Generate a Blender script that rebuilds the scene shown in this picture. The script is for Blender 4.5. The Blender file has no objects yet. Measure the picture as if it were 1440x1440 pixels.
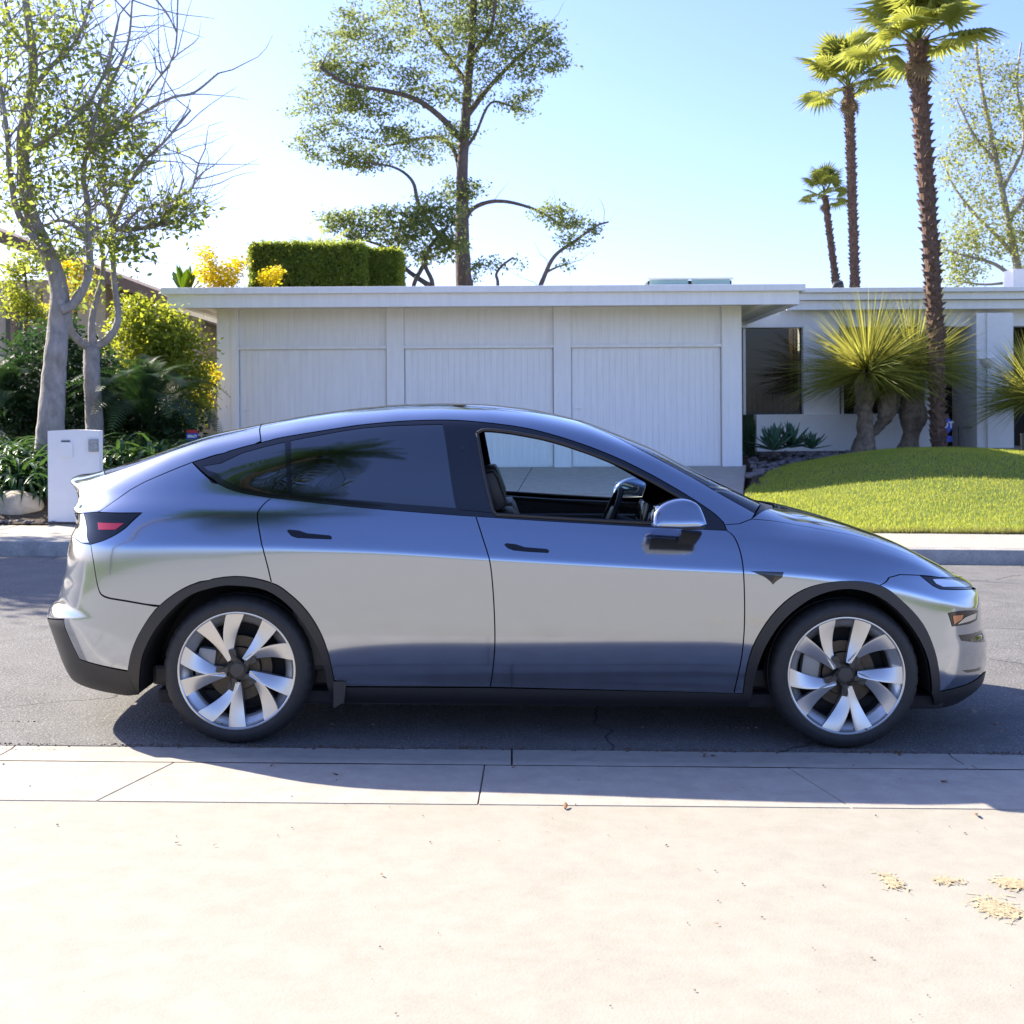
import bpy, bmesh, math, random
import numpy as np
from mathutils import Vector, Matrix, noise
from mathutils.geometry import delaunay_2d_cdt
PI = math.pi; R = math.radians
scene = bpy.context.scene
C = scene.collection

# ------------------------------------------------------------ camera, sky, sun, exposure
CAM = Vector((0, -6.725, 1.575)); FPX = 1720.0; ROLL = .006
cd = bpy.data.cameras.new('camera'); cam = bpy.data.objects.new('camera', cd); C.objects.link(cam)
cam.matrix_world = Matrix.Translation(CAM) @ Matrix.Rotation(PI/2, 4, 'X') @ Matrix.Rotation(-ROLL, 4, 'Z')
cd.sensor_width = 36; cd.lens = FPX/1440*36; cd.shift_y = -136/1440
cd.clip_start = .05; cd.clip_end = 3000
cd.dof.use_dof = True; cd.dof.focus_distance = 5.9; cd.dof.aperture_fstop = 7
scene.camera = cam

TO_SUN = Vector((-1.18, .80, 1.0)).normalized()
SUN_EL = math.asin(TO_SUN.z); SUN_AZ = math.atan2(TO_SUN.x, TO_SUN.y)
world = bpy.data.worlds.new('World'); scene.world = world; world.use_nodes = True
wn = world.node_tree.nodes; wl = world.node_tree.links
sky = wn.new('ShaderNodeTexSky'); sky.sky_type = 'NISHITA'; sky.sun_disc = False
sky.sun_elevation = SUN_EL; sky.sun_rotation = SUN_AZ
sky.altitude = 200; sky.air_density = 1.0; sky.dust_density = 1.5; sky.ozone_density = 1.5
wb = wn.new('ShaderNodeMix'); wb.data_type = 'RGBA'; wb.blend_type = 'MULTIPLY'; wb.inputs[0].default_value = 1; wb.inputs[7].default_value = (.83, .88, 1.27, 1)   # camera white balance
wl.new(sky.outputs[0], wb.inputs[6]); wl.new(wb.outputs[2], wn['Background'].inputs[0]); wn['Background'].inputs[1].default_value = .10
sd = bpy.data.lights.new('sun', 'SUN'); sd.energy = 5; sd.angle = R(.53); sd.color = (1, .92, .77)
sun = bpy.data.objects.new('sun', sd); C.objects.link(sun)
sun.rotation_euler = (-TO_SUN).to_track_quat('-Z', 'Y').to_euler(); sun.location = (-9, 14, 12)
vs = scene.view_settings
vs.view_transform = 'Standard'; vs.look = 'None'; vs.gamma = 1; vs.use_curve_mapping = False
vs.exposure = 1.52
scene.cycles.max_bounces = 8; scene.cycles.transparent_max_bounces = 24
scene.cycles.caustics_reflective = False; scene.cycles.caustics_refractive = False
scene.cycles.sample_clamp_indirect = 8

# ------------------------------------------------------------ helpers
def at(px, py, y):
    """world point at depth y that was measured at (px,py) in the photograph"""
    d = y - CAM.y; a = px - 720; b = 584 - py
    return Vector(((a + ROLL*b)*d/FPX, y, CAM.z + (b - ROLL*a)*d/FPX))
def tag(o, label=None, cat=None, group=None, kind=None):
    if label: o['label'] = label
    if cat: o['category'] = cat
    if group: o['group'] = group
    if kind: o['kind'] = kind
    return o
def empty(name, loc=(0, 0, 0), label=None, cat=None, group=None):
    o = bpy.data.objects.new(name, None); C.objects.link(o); o.location = loc; o.empty_display_size = .2
    return tag(o, label, cat, group)
def put(name, mesh, parent=None):
    o = bpy.data.objects.new(name, mesh); C.objects.link(o)
    if parent: o.parent = parent
    return o
def mk(name, v, f, mat, parent=None, smooth=False, angle=None, uv=None):
    me = bpy.data.meshes.new(name)
    me.from_pydata([tuple(p) for p in v], [], [tuple(q) for q in f])
    if isinstance(mat, (list, tuple)):
        for m in mat: me.materials.append(m)
    elif mat: me.materials.append(mat)
    if smooth: me.shade_smooth()
    if angle: me.set_sharp_from_angle(angle=R(angle))
    return put(name, me, parent)
class MB:
    """collects shapes for ONE mesh"""
    def __init__(s): s.v = []; s.f = []
    def add(s, v, f):
        n = len(s.v); s.v += [Vector(p) for p in v]; s.f += [tuple(i+n for i in q) for q in f]; return s
    def box(s, a, b, M=None):
        x0, y0, z0 = a; x1, y1, z1 = b
        v = [Vector(p) for p in ((x0,y0,z0),(x1,y0,z0),(x1,y1,z0),(x0,y1,z0),(x0,y0,z1),(x1,y0,z1),(x1,y1,z1),(x0,y1,z1))]
        if M: v = [M @ p for p in v]
        return s.add(v, [(0,3,2,1),(4,5,6,7),(0,1,5,4),(1,2,6,5),(2,3,7,6),(3,0,4,7)])
    def bbox(s, a, b, r=.01, M=None):
        """box with chamfered edges"""
        bm = bmesh.new(); bmesh.ops.create_cube(bm, size=1)
        for q in bm.verts: q.co = Vector([a[i] + (q.co[i]+.5)*(b[i]-a[i]) for i in range(3)])
        bmesh.ops.bevel(bm, geom=bm.edges[:], offset=r, segments=2, affect='EDGES', profile=.6)
        v = [M @ q.co if M else q.co.copy() for q in bm.verts]; bm.verts.index_update()
        f = [[q.index for q in p.verts] for p in bm.faces]; bm.free()
        return s.add(v, f)
    def tube(s, pts, rad, n=8, cap=True):
        pts = [Vector(p) for p in pts]; m = len(pts)
        if not hasattr(rad, '__len__'): rad = [rad]*m
        up = None; v = []; f = []
        for i, p in enumerate(pts):
            d = (pts[min(i+1, m-1)] - pts[max(i-1, 0)])
            d = d.normalized() if d.length > 1e-9 else Vector((0,0,1))
            if up is None: up = d.orthogonal().normalized()
            up = (up - d*up.dot(d)); up = up.normalized() if up.length > 1e-6 else d.orthogonal().normalized()
            w = d.cross(up)
            for k in range(n):
                a = 2*PI*k/n; v.append(p + (up*math.cos(a) + w*math.sin(a))*rad[i])
        for i in range(m-1):
            for k in range(n):
                a = i*n+k; b = i*n+(k+1) % n; f.append((a, b, b+n, a+n))
        if cap: f.append(tuple(range(n-1, -1, -1))); f.append(tuple((m-1)*n+k for k in range(n)))
        return s.add(v, f)
    def lathe(s, prof, n=48, M=None, close=False):
        """prof: (radius, height) about local Z"""
        v = []; f = []; m = len(prof)
        for r, h in prof:
            for k in range(n):
                a = 2*PI*k/n; p = Vector((r*math.cos(a), r*math.sin(a), h)); v.append(M @ p if M else p)
        for i in range(m-1 if not close else m):
            for k in range(n):
                a = i*n+k; b = i*n+(k+1) % n; j = (i+1) % m
                f.append((a, b, j*n+(k+1) % n, j*n+k))
        return s.add(v, f)
    def prism(s, poly, M, depth):
        """poly of 2D points in the local XY plane, extruded along local +Z"""
        n = len(poly); v = [M @ Vector((p[0], p[1], 0)) for p in poly] + [M @ Vector((p[0], p[1], depth)) for p in poly]
        f = [tuple(range(n-1, -1, -1)), tuple(range(n, 2*n))] + [(i, (i+1) % n, n+(i+1) % n, n+i) for i in range(n)]
        return s.add(v, f)
    def build(s, name, mat, parent=None, smooth=False, angle=None):
        return mk(name, s.v, s.f, mat, parent, smooth, angle)
def copy_tree(o, parent=None):
    c = o.copy(); C.objects.link(c); c.parent = parent
    for ch in o.children: copy_tree(ch, c)
    return c

# ------------------------------------------------------------ materials
def mat(name, col, rough=.6, metal=0., coat=0., spec=.5, ior=None, emit=None, emit_s=0., noise_amt=0., nscale=8., bump=0., bscale=60., trans=None, stretch=None, col2=None, coat_rough=.03, detail=6):
    m = bpy.data.materials.new(name); m.use_nodes = True
    nt = m.node_tree; N = nt.nodes; L = nt.links; b = N['Principled BSDF']
    b.inputs['Base Color'].default_value = (*col, 1); b.inputs['Roughness'].default_value = rough
    b.inputs['Metallic'].default_value = metal; b.inputs['Coat Weight'].default_value = coat
    b.inputs['Coat Roughness'].default_value = coat_rough; b.inputs['Specular IOR Level'].default_value = spec
    if ior: b.inputs['IOR'].default_value = ior
    if emit: b.inputs['Emission Color'].default_value = (*emit, 1); b.inputs['Emission Strength'].default_value = emit_s
    tc = N.new('ShaderNodeTexCoord'); src = tc.outputs['Object']
    if stretch:
        mp = N.new('ShaderNodeMapping'); mp.inputs['Scale'].default_value = stretch; L.new(src, mp.inputs[0]); src = mp.outputs[0]
    if noise_amt or col2:
        nz = N.new('ShaderNodeTexNoise'); nz.inputs['Scale'].default_value = nscale; nz.inputs['Detail'].default_value = detail; nz.inputs['Roughness'].default_value = .65
        L.new(src, nz.inputs['Vector'])
        mx = N.new('ShaderNodeMix'); mx.data_type = 'RGBA'
        rp = N.new('ShaderNodeMapRange'); rp.inputs[1].default_value = .3; rp.inputs[2].default_value = .7
        L.new(nz.outputs[0], rp.inputs[0]); L.new(rp.outputs[0], mx.inputs[0])
        c2 = col2 or tuple(min(1, c*(1+noise_amt)) for c in col); c1 = col if col2 else tuple(c*(1-noise_amt) for c in col)
        mx.inputs[6].default_value = (*c1, 1); mx.inputs[7].default_value = (*c2, 1)
        L.new(mx.outputs[2], b.inputs['Base Color'])
    if bump:
        nb = N.new('ShaderNodeTexNoise'); nb.inputs['Scale'].default_value = bscale; nb.inputs['Detail'].default_value = 5
        L.new(src, nb.inputs['Vector'])
        bp = N.new('ShaderNodeBump'); bp.inputs['Strength'].default_value = 1; bp.inputs['Distance'].default_value = bump
        L.new(nb.outputs[0], bp.inputs['Height']); L.new(bp.outputs[0], b.inputs['Normal'])
    if trans:
        t = N.new('ShaderNodeBsdfTranslucent'); t.inputs[0].default_value = (*trans[:3], 1)
        ad = N.new('ShaderNodeMixShader'); ad.inputs[0].default_value = trans[3]
        L.new(b.outputs[0], ad.inputs[1]); L.new(t.outputs[0], ad.inputs[2]); L.new(ad.outputs[0], N['Material Output'].inputs[0])
    return m
def glass_mat(name, tint, refl=1.5, rough=0.):
    """thin sheet of tinted glass: what is not mirrored passes through, coloured"""
    m = bpy.data.materials.new(name); m.use_nodes = True; nt = m.node_tree; N = nt.nodes; L = nt.links
    N.remove(N['Principled BSDF'])
    t = N.new('ShaderNodeBsdfTransparent'); t.inputs[0].default_value = (*tint, 1)
    g = N.new('ShaderNodeBsdfGlossy'); g.inputs['Roughness'].default_value = rough
    fr = N.new('ShaderNodeFresnel'); fr.inputs[0].default_value = refl
    mx = N.new('ShaderNodeMixShader'); L.new(fr.outputs[0], mx.inputs[0]); L.new(t.outputs[0], mx.inputs[1]); L.new(g.outputs[0], mx.inputs[2])
    L.new(mx.outputs[0], N['Material Output'].inputs[0]); return m
def leaf_mat(name, c1, c2, tr, amt=.45, rough=.5, nscale=1.5, c3=None):
    """leaf: colour drifts from clump to clump, light passes through"""
    m = mat(name, c1, rough, spec=.35, col2=c2, nscale=nscale, trans=(*tr, amt), detail=3)
    return m

# ============================================================ THE CAR
CAR = Matrix.Translation((.125, 0, -.002)) @ Matrix.Rotation(.004, 4, 'Z') @ Matrix.Rotation(.015, 4, 'Y')
CARI = CAR.inverted()
def smooth_tab(kn, sig, lo=-2.8, hi=2.8, st=.005):
    """smooth curve through knots (linear interpolation, then gaussian)"""
    g = np.arange(lo, hi+st/2, st); k = np.array(kn, float)
    x, y = k[:, 0], k[:, 1]
    x = np.r_[lo-1, x, hi+1]; y = np.r_[y[0]+(y[1]-y[0])/(x[2]-x[1])*(lo-1-x[1]), y, y[-1]+(y[-1]-y[-2])/(x[-2]-x[-3])*(hi+1-x[-2])]
    p = int(4*sig/st)+1; ge = np.arange(lo-p*st, hi+p*st+st/2, st)
    v = np.interp(ge, x, y); w = np.exp(-.5*(np.arange(-p, p+1)*st/sig)**2); w /= w.sum()
    v = np.convolve(v, w, 'valid')[:len(g)]
    return lambda q: np.interp(q, g[:len(v)], v)
ZT = smooth_tab([(-2.42,1.236),(-2.30,1.258),(-2.18,1.302),(-2.0,1.368),(-1.86,1.423),(-1.71,1.474),(-1.47,1.525),(-1.23,1.573),(-.99,1.609),(-.76,1.632),(-.52,1.641),(-.28,1.638),(-.05,1.614),(.11,1.583),(.25,1.548),(.58,1.420),(.73,1.340),(1.0,1.205),(1.16,1.130),(1.26,1.100),(1.35,1.092),(1.54,1.047),(1.73,.988),(1.86,.940),(1.98,.886),(2.11,.835),(2.23,.782),(2.33,.735)], .03)
Z8 = smooth_tab([(-2.42,1.10),(-2.1,1.09),(-1.7,1.11),(-1.3,1.11),(-.8,1.09),(-.3,1.055),(.3,1.02),(.7,1.0),(1.0,.99),(1.36,.962),(1.59,.925),(1.76,.878),(1.94,.815),(2.09,.755),(2.33,.665)], .10)
Z0 = smooth_tab([(-2.42,.24),(-2.0,.20),(-1.4,.18),(1.6,.17),(2.1,.16),(2.33,.17)], .1)
Z2 = smooth_tab([(-2.42,.36),(-1.6,.31),(-1,.30),(1,.285),(1.6,.27),(2.33,.26)], .1)
YT = []
for kn in (
    [(-2.4,.84),(-1.5,.82),(1.5,.82),(2.3,.84)],                                  # 0
    [(-2.4,.90),(-1.5,.88),(-.6,.875),(1.0,.875),(1.5,.89),(2.3,.92)],            # 1
    [(-2.4,.93),(-1.5,.92),(-.9,.885),(.9,.88),(1.5,.92),(2.3,.95)],              # 2
    [(-2.4,.945),(-1.5,.950),(-.9,.917),(.9,.913),(1.4,.945),(2.3,.955)],           # 3
    [(-2.4,.955),(-1.5,.965),(-.9,.944),(-.1,.942),(.9,.944),(1.4,.957),(2.3,.955)],  # 4
    [(-2.4,.955),(-1.45,.972),(-.8,.957),(.8,.955),(1.4,.963),(2.3,.95)],         # 5
    [(-2.4,.945),(-1.45,.966),(-.6,.966),(.8,.963),(1.4,.958),(2.3,.94)],         # 6
    [(-2.4,.94),(-1.45,.962),(-.6,.9655),(.8,.9625),(1.4,.955),(2.3,.935)],       # 6b crease
    [(-2.4,.93),(-1.45,.948),(-.6,.953),(.8,.950),(1.4,.942),(2.3,.925)],         # 7
    [(-2.4,.885),(-1.45,.880),(-.6,.900),(.8,.898),(1.4,.875),(2.3,.89)],         # 8 shoulder
    [(-2.4,.80),(-1.45,.818),(-.6,.855),(.6,.855),(1.0,.84),(1.4,.815),(2.3,.84)], # 9 belt
    [(-2.4,.72),(-1.5,.752),(-.6,.790),(.4,.785),(.9,.79),(1.4,.755),(2.3,.77)],  # 10
    [(-2.4,.65),(-1.7,.655),(-1.2,.670),(-.4,.690),(.3,.685),(.9,.715),(1.4,.66),(2.3,.68)],  # 11 rail
    [(-2.4,.57),(-1.7,.56),(-1.2,.575),(-.4,.600),(.3,.595),(.9,.63),(1.4,.54),(2.3,.56)],    # 12
    [(-2.4,.33),(-1.2,.33),(-.4,.35),(.9,.36),(2.3,.32)],                         # 13
    [(-2.4,0),(2.3,0)]):
    YT.append(smooth_tab(kn, .11))
FR_LOW = (.13, .31, .53, .765, .80, .84)
FR_CAB = (.13, .43, .76, .915, .985, 1.); FR_END = (.30, .56, .76, .90, .985, 1.)
CABW = smooth_tab([(-2.6,0),(-2.25,.05),(-1.7,.75),(-1.3,1),(.5,1),(.95,.6),(1.3,0),(2.6,0)], .08)
XN = smooth_tab([(0,2.02),(.10,2.14),(.17,2.24),(.24,2.335),(.33,2.355),(.43,2.360),(.475,2.35),(.515,2.326),(.60,2.322),(.65,2.321),(.70,2.310),(.735,2.280),(.78,2.22),(1.5,2.0)], .008, -.2, 1.8, .002)
XT = smooth_tab([(0,-2.30),(.19,-2.39),(.23,-2.43),(.29,-2.45),(.40,-2.49),(.50,-2.53),(.54,-2.545),(.58,-2.53),(.62,-2.49),(.66,-2.474),(.76,-2.445),(.87,-2.425),(.95,-2.405),(1.0,-2.378),(1.045,-2.388),(1.085,-2.412),(1.113,-2.392),(1.14,-2.40),(1.17,-2.43),(1.20,-2.475),(1.218,-2.492),(1.245,-2.49),(1.3,-2.47),(1.6,-2.47)], .006, -.2, 1.8, .002)
NF, NR = 2.5, 3.4
XF0, LF = 1.50, .83; XR0, LR = -1.58, .84
SMAX = XF0 + LF*PI/2; SMIN = XR0 - LR*PI/2
TTOP = 15.0; TS = .12
def xi_w(s):
    s = np.asarray(s, float)
    pf = np.clip((s-XF0)/LF, 0, PI/2); pr = np.clip((XR0-s)/LR, 0, PI/2)
    x = np.where(s > XF0, XF0+LF*np.sin(pf)**(2/NF), np.where(s < XR0, XR0-LR*np.sin(pr)**(2/NR), s))
    w = np.where(s > XF0, np.maximum(np.cos(pf), 0)**(2/NF), np.where(s < XR0, np.maximum(np.cos(pr), 0)**(2/NR), 1.))
    return x, w
def ctrl(x):
    z8, zt, z2, z0 = Z8(x), ZT(x), Z2(x), Z0(x); c = CABW(x)
    Z = [z0, z0*.6+z2*.4, z2] + [z2+(z8-z2)*f for f in FR_LOW] + [z8]
    for a, b in zip(FR_CAB, FR_END): Z.append(z8+(zt-z8)*(a*c+b*(1-c)))
    Y = [y(x) for y in YT]
    return np.array(Y), np.array(Z)
def bsp(P, t, mirror):
    n = P.shape[0]
    Q = np.concatenate([2*P[:1]-P[1:2], P, (-P[-2:-1] if mirror else P[-2:-1])], 0)
    t = np.clip(t, 0, n-1); i = np.minimum(t.astype(int), n-2); u = t-i
    k = np.arange(len(t)); p0, p1, p2, p3 = Q[i, k], Q[i+1, k], Q[i+2, k], Q[np.minimum(i+3, n+1), k]
    return ((1-u)**3*p0 + (3*u**3-6*u*u+4)*p1 + (-3*u**3+3*u*u+3*u+1)*p2 + u**3*p3)/6
def xoff(x, z):
    sf = np.clip((x-1.45)/(XF0+LF-1.45), 0, 1); sr = np.clip((-1.55-x)/(-1.55-(XR0-LR)), 0, 1)
    return (XN(z)-(XF0+LF))*sf**3 + (XT(z)-(XR0-LR))*sr**3
def S(s, t):
    s = np.atleast_1d(np.asarray(s, float)); t = np.atleast_1d(np.asarray(t, float))
    x, w = xi_w(s); Y, Z = ctrl(x)
    y = bsp(Y, t, True)*w; z = bsp(Z, t, False)
    return np.stack([x + xoff(x, z), y, z], 1)
def SN(s, t):
    h = .006; a = S(np.minimum(s+h, SMAX-1e-4), t)-S(np.maximum(s-h, SMIN+1e-4), t)
    b = S(s, np.minimum(t+.05, TTOP))-S(s, np.maximum(t-.05, 0))
    top = t > TTOP-.05
    n = np.cross(b, a); n[top, 1] = 0
    l = np.linalg.norm(n, axis=1, keepdims=True); l[l < 1e-12] = 1
    n = n/l; f = (n[:, 1] < 0) & (~top); n[f] *= -1
    n[top & (n[:, 2] < 0)] *= -1
    return n
def inv(x, z):
    """(car x, height) -> surface parameters"""
    x = np.asarray(x, float); z = np.asarray(z, float)
    lo = np.full(x.shape, SMIN); hi = np.full(x.shape, SMAX)
    for _ in range(34):
        m = (lo+hi)/2; q, _w = xi_w(m); g = q+xoff(q, z) < x
        lo = np.where(g, m, lo); hi = np.where(g, hi, m)
    s = (lo+hi)/2; q, _w = xi_w(s); Y, Z = ctrl(q)
    lo = np.zeros(x.shape); hi = np.full(x.shape, TTOP)
    for _ in range(34):
        m = (lo+hi)/2; g = bsp(Z, m, False) < z
        lo = np.where(g, m, lo); hi = np.where(g, hi, m)
    return s, (lo+hi)/2
def from_photo(pts):
    """measured outline points -> surface parameters (the depth follows the body side)"""
    P = np.array(pts, float); yc = np.full(len(P), .9)
    for _ in range(12):
        x = []; z = []
        for (px, py), y in zip(P, yc):
            # point of the sight line in the plane y_car = -y
            a = CARI @ CAM; b = CARI @ at(px, py, 0); k = (-y-a.y)/(b.y-a.y); q = a+(b-a)*k
            x.append(q.x); z.append(q.z)
        s, t = inv(np.array(x), np.array(z)); yn = S(s, t)[:, 1]; yc = .5*yc+.5*np.clip(yn, 0, 1)
    return s, t
def cl(x, z=None):
    """a point of the centre line: car x (top side) or height (ends)"""
    return ('c', x)
def dens(P, step=.02, closed=True):
    out = []; n = len(P)
    for i in range(n if closed else n-1):
        a = np.array(P[i]); b = np.array(P[(i+1) % n]); k = max(1, int(np.ceil(np.linalg.norm(b-a)/step)))
        out += [a+(b-a)*j/k for j in range(k)]
    if not closed: out.append(np.array(P[-1]))
    return np.array(out)
def crom(P, n=6):
    """smooth open curve through points"""
    P = [np.array(p, float) for p in P]; Q = [2*P[0]-P[1]]+P+[2*P[-1]-P[-2]]; out = []
    for i in range(1, len(Q)-2):
        for j in range(n):
            u = j/n; a, b, c, d = Q[i-1:i+3]
            out.append(.5*(2*b+(c-a)*u+(2*a-5*b+4*c-d)*u*u+(3*b-3*c+d-a)*u**3))
    out.append(P[-1]); return [tuple(p) for p in out]
def inside(P, loops):
    r = np.zeros(len(P), bool)
    for L in loops:
        x1, y1 = L[:, 0], L[:, 1]; x2, y2 = np.roll(x1, -1), np.roll(y1, -1)
        for a, b, c, d in zip(x1, y1, x2, y2):
            if b == d: continue
            k = ((b > P[:, 1]) != (d > P[:, 1])) & (P[:, 0] < (c-a)*(P[:, 1]-b)/(d-b)+a); r ^= k
    return r
def area(L): return .5*np.sum(L[:, 0]*np.roll(L[:, 1], -1)-np.roll(L[:, 0], -1)*L[:, 1])
def inset(L, d):
    if area(L) < 0: L = L[::-1]
    a = np.roll(L, 1, 0); b = np.roll(L, -1, 0)
    e1 = L-a; e2 = b-L; e1 /= np.linalg.norm(e1, axis=1, keepdims=True)+1e-9; e2 /= np.linalg.norm(e2, axis=1, keepdims=True)+1e-9
    n = np.stack([-(e1+e2)[:, 1], (e1+e2)[:, 0]], 1); l = np.linalg.norm(n, axis=1, keepdims=True); n /= np.maximum(l, .7)
    keep = L[:, 1] < TTOP*TS-1e-4            # the centre line stays closed
    return L+n*d*keep[:, None]
def loop(items):
    """items: photo points, ('st', s, t), ('c', car_x) centre-line points on top"""
    ph = [i for i, p in enumerate(items) if not isinstance(p[0], str)]
    out = [None]*len(items)
    if ph:
        s, t = from_photo([items[i] for i in ph])
        for i, a, b in zip(ph, s, t): out[i] = (a, b*TS)
    for i, p in enumerate(items):
        if p[0] == 'st': out[i] = (p[1], p[2]*TS)
        if p[0] == 'xz': a, b = inv(np.array([p[1]]), np.array([p[2]])); out[i] = (a[0], b[0]*TS)
        if p[0] == 'c': out[i] = (p[1] if XR0 <= p[1] <= XF0 else (XF0+LF*math.asin(min(1, ((p[1]-XF0)/LF))**(NF/2)) if p[1] > XF0 else XR0-LR*math.asin(min(1, ((XR0-p[1])/LR))**(NR/2))), TTOP*TS)
    return np.array(out)
def panel(name, loops, material, parent, off=0., gap=.003, flange=.014, grid=.026, sides=(-1, 1), both=False):
    """one sheet of the body, cut to an outline; returns the object of each side. both = the two halves are one piece"""
    LL = []
    for k, L in enumerate(loops):
        D = dens(loop(L) if isinstance(L, list) else L, .018)
        LL.append(inset(D, gap if k == 0 else -gap) if gap else D)
    P0 = np.concatenate(LL); lo = P0.min(0); hi = P0.max(0)
    gx, gy = np.meshgrid(np.arange(lo[0], hi[0], grid), np.arange(lo[1], hi[1], grid)); G = np.stack([gx.ravel(), gy.ravel()], 1)
    G[:, 0] += (np.round((G[:, 1]-lo[1])/grid) % 2)*grid*.5
    if len(G):
        G = G[inside(G, LL)]
        if len(G):
            dm = np.full(len(G), 9.)
            for L in LL:
                for c in range(0, len(L), 64): dm = np.minimum(dm, np.sqrt(((G[:, None]-L[None, c:c+64])**2).sum(2)).min(1))
            G = G[dm > grid*.45]
    V = np.concatenate([P0, G]) if len(G) else P0
    E = []; n0 = 0
    for L in LL: E += [(n0+i, n0+(i+1) % len(L)) for i in range(len(L))]; n0 += len(L)
    vo, eo, fo, ov, oe, of_ = delaunay_2d_cdt([Vector(p) for p in V], E, [], 0, 1e-7)
    Q = np.array([tuple(p) for p in vo]); T = np.array([f for f in fo])
    T = T[inside(Q[T].mean(1), LL)]
    s = Q[:, 0]; t = Q[:, 1]/TS; P = S(s, t); N = SN(s, t); P = P+N*off
    # boundary edges for the folded flange
    cnt = {}
    for f in T:
        for a, b in ((f[0], f[1]), (f[1], f[2]), (f[2], f[0])): cnt[(min(a, b), max(a, b))] = cnt.get((min(a, b), max(a, b)), 0)+1
    be = [e for e, c in cnt.items() if c == 1 and not (both and Q[e[0], 1] > TTOP*TS-1e-4 and Q[e[1], 1] > TTOP*TS-1e-4)]
    objs = []; VV = []; FF = []; NN = []
    for sd_ in sides:
        M = np.array([1, sd_, 1.]); v = P*M; nn = N*M; base = len(VV) if both else 0
        if not both: VV = []; FF = []; NN = []
        VV += list(v); NN += list(nn)
        for f in T:
            a, b, c = v[f]; k = np.cross(b-a, c-a)
            FF.append(tuple(int(i)+base for i in (f if np.dot(k, nn[f[0]]) > 0 else f[::-1])))
        if flange:
            for a, b in be:
                k = len(VV); c0 = v[[a, b]]; c1 = c0-nn[[a, b]]*flange
                VV += [c0[0], c0[1], c1[1], c1[0]]; d = np.cross(c0[1]-c0[0], nn[a]); d /= np.linalg.norm(d)+1e-9
                NN += [d]*4; FF.append((k, k+1, k+2, k+3))
        if not both or sd_ == sides[-1]:
            me = bpy.data.meshes.new(name); me.from_pydata([tuple(p) for p in VV], [], FF); me.materials.append(material)
            me.shade_smooth(); me.normals_split_custom_set_from_vertices([tuple(n) for n in NN])
            objs.append(put(name, me, parent))
    return objs

# ---- car materials
M_PAINT = mat('metallic_grey_paint', (.325, .365, .435), .13, metal=.98, coat=1., spec=.5)
nt = M_PAINT.node_tree; b = nt.nodes['Principled BSDF']
b.inputs['Coat IOR'].default_value = 1.6
M_BLACK = mat('black_plastic', (.018, .018, .019), .48, bump=.0002, bscale=900)
M_GLOSSB = mat('gloss_black', (.006, .006, .007), .06, spec=.6, coat=.5)
M_RUBBER = mat('tyre_rubber', (.016, .016, .017), .62, noise_amt=.25, nscale=30, bump=.0004, bscale=300)
M_SEAL = mat('rubber_seal', (.022, .020, .019), .45)
M_DARK = mat('dark_lining', (.010, .010, .011), .8)
M_RIM = mat('silver_wheel_paint', (.55, .55, .54), .30, metal=.8, coat=.5, noise_amt=.03)
M_HUB = mat('satin_dark_cap', (.05, .048, .044), .42, metal=.3)
M_DISC = mat('brake_disc_steel', (.06, .05, .038), .45, metal=.7, stretch=(1, 1, 1), noise_amt=.2, nscale=40)
M_CALIPER = mat('caliper_cast', (.26, .26, .25), .5, metal=.5)
M_TINT = glass_mat('privacy_glass', (.02, .026, .03), 2.8)
M_CLEAR = glass_mat('window_glass', (.80, .95, .96), 1.4)
M_WSHIELD = glass_mat('windshield_glass', (.60, .72, .68), 1.75)
M_ROOFG = glass_mat('roof_glass', (.03, .03, .035), 1.6)
M_LAMPB = mat('smoked_lamp_lens', (.006, .006, .008), .05, spec=.4, coat=.2)
M_RED = mat('red_lamp_lens', (.50, .004, .014), .15, coat=1.)
M_LENS = mat('clear_lamp_lens', (.62, .66, .72), .12, metal=.55, coat=1.)
M_AMBER = mat('amber_lens', (.55, .16, .03), .2, coat=1.)
M_CHROME = mat('chrome', (.7, .7, .7), .1, metal=1.)
M_TRIMIN = mat('interior_trim', (.016, .016, .017), .5)
M_SEAT = mat('seat_leatherette', (.030, .022, .018), .5, bump=.0006, bscale=120)
M_PALE = mat('pale_dash_trim', (.45, .45, .43), .5)
M_SCREEN = mat('dark_screen', (.02, .025, .028), .12)

car = empty('parked_car', (0, 0, 0), 'silver grey electric crossover car parked along the kerb with its window open', 'car')
car.matrix_world = CAR
TRIMU = crom([(271,650),(337,630),(375,620.5),(400,614.5),(480,601.5),(512,597),(570,592),(625,590.6),(669,593),(739,602),(808,621),(878,648.5),(947,685),(999,718),(1017,734)], 4)
BELT = crom([(271,650),(289,667),(311,682),(337,692),(375,699),(400,702),(512,714),(625,723),(669,726),(775,733),(880,739),(912,741),(1022,746)], 4)
BSHUT = crom([(669,726),(679,757),(689,791),(694,840),(696,896),(694,934),(689.5,966)], 4)
DREAR = crom([(382,700),(372,708),(363.5,719),(362,729),(365,748),(369,769),(377,799),(382,821)], 3)
DFRONT = crom([(1022,746),(1033,756),(1042,780),(1046,813),(1047,873),(1043,923),(1032,975)], 4)
ARO = crom([(180,943),(186,915),(200,885),(225,852),(270,823),(330,811),(382,820),(410,838),(431,859),(447,883),(458,908),(466,938),(471,965)], 4)
ARI = crom([(196,975),(197,945),(203,915),(225,876),(262,840),(300,826),(330,823),(375,830),(412,857),(442,900),(456,937),(461,967)], 4)
AFO = crom([(1045,975),(1050,940),(1063,900),(1093,857),(1133,828),(1187,817),(1237,823),(1270,847),(1297,877),(1313,913),(1320,947),(1321,972)], 4)
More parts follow.
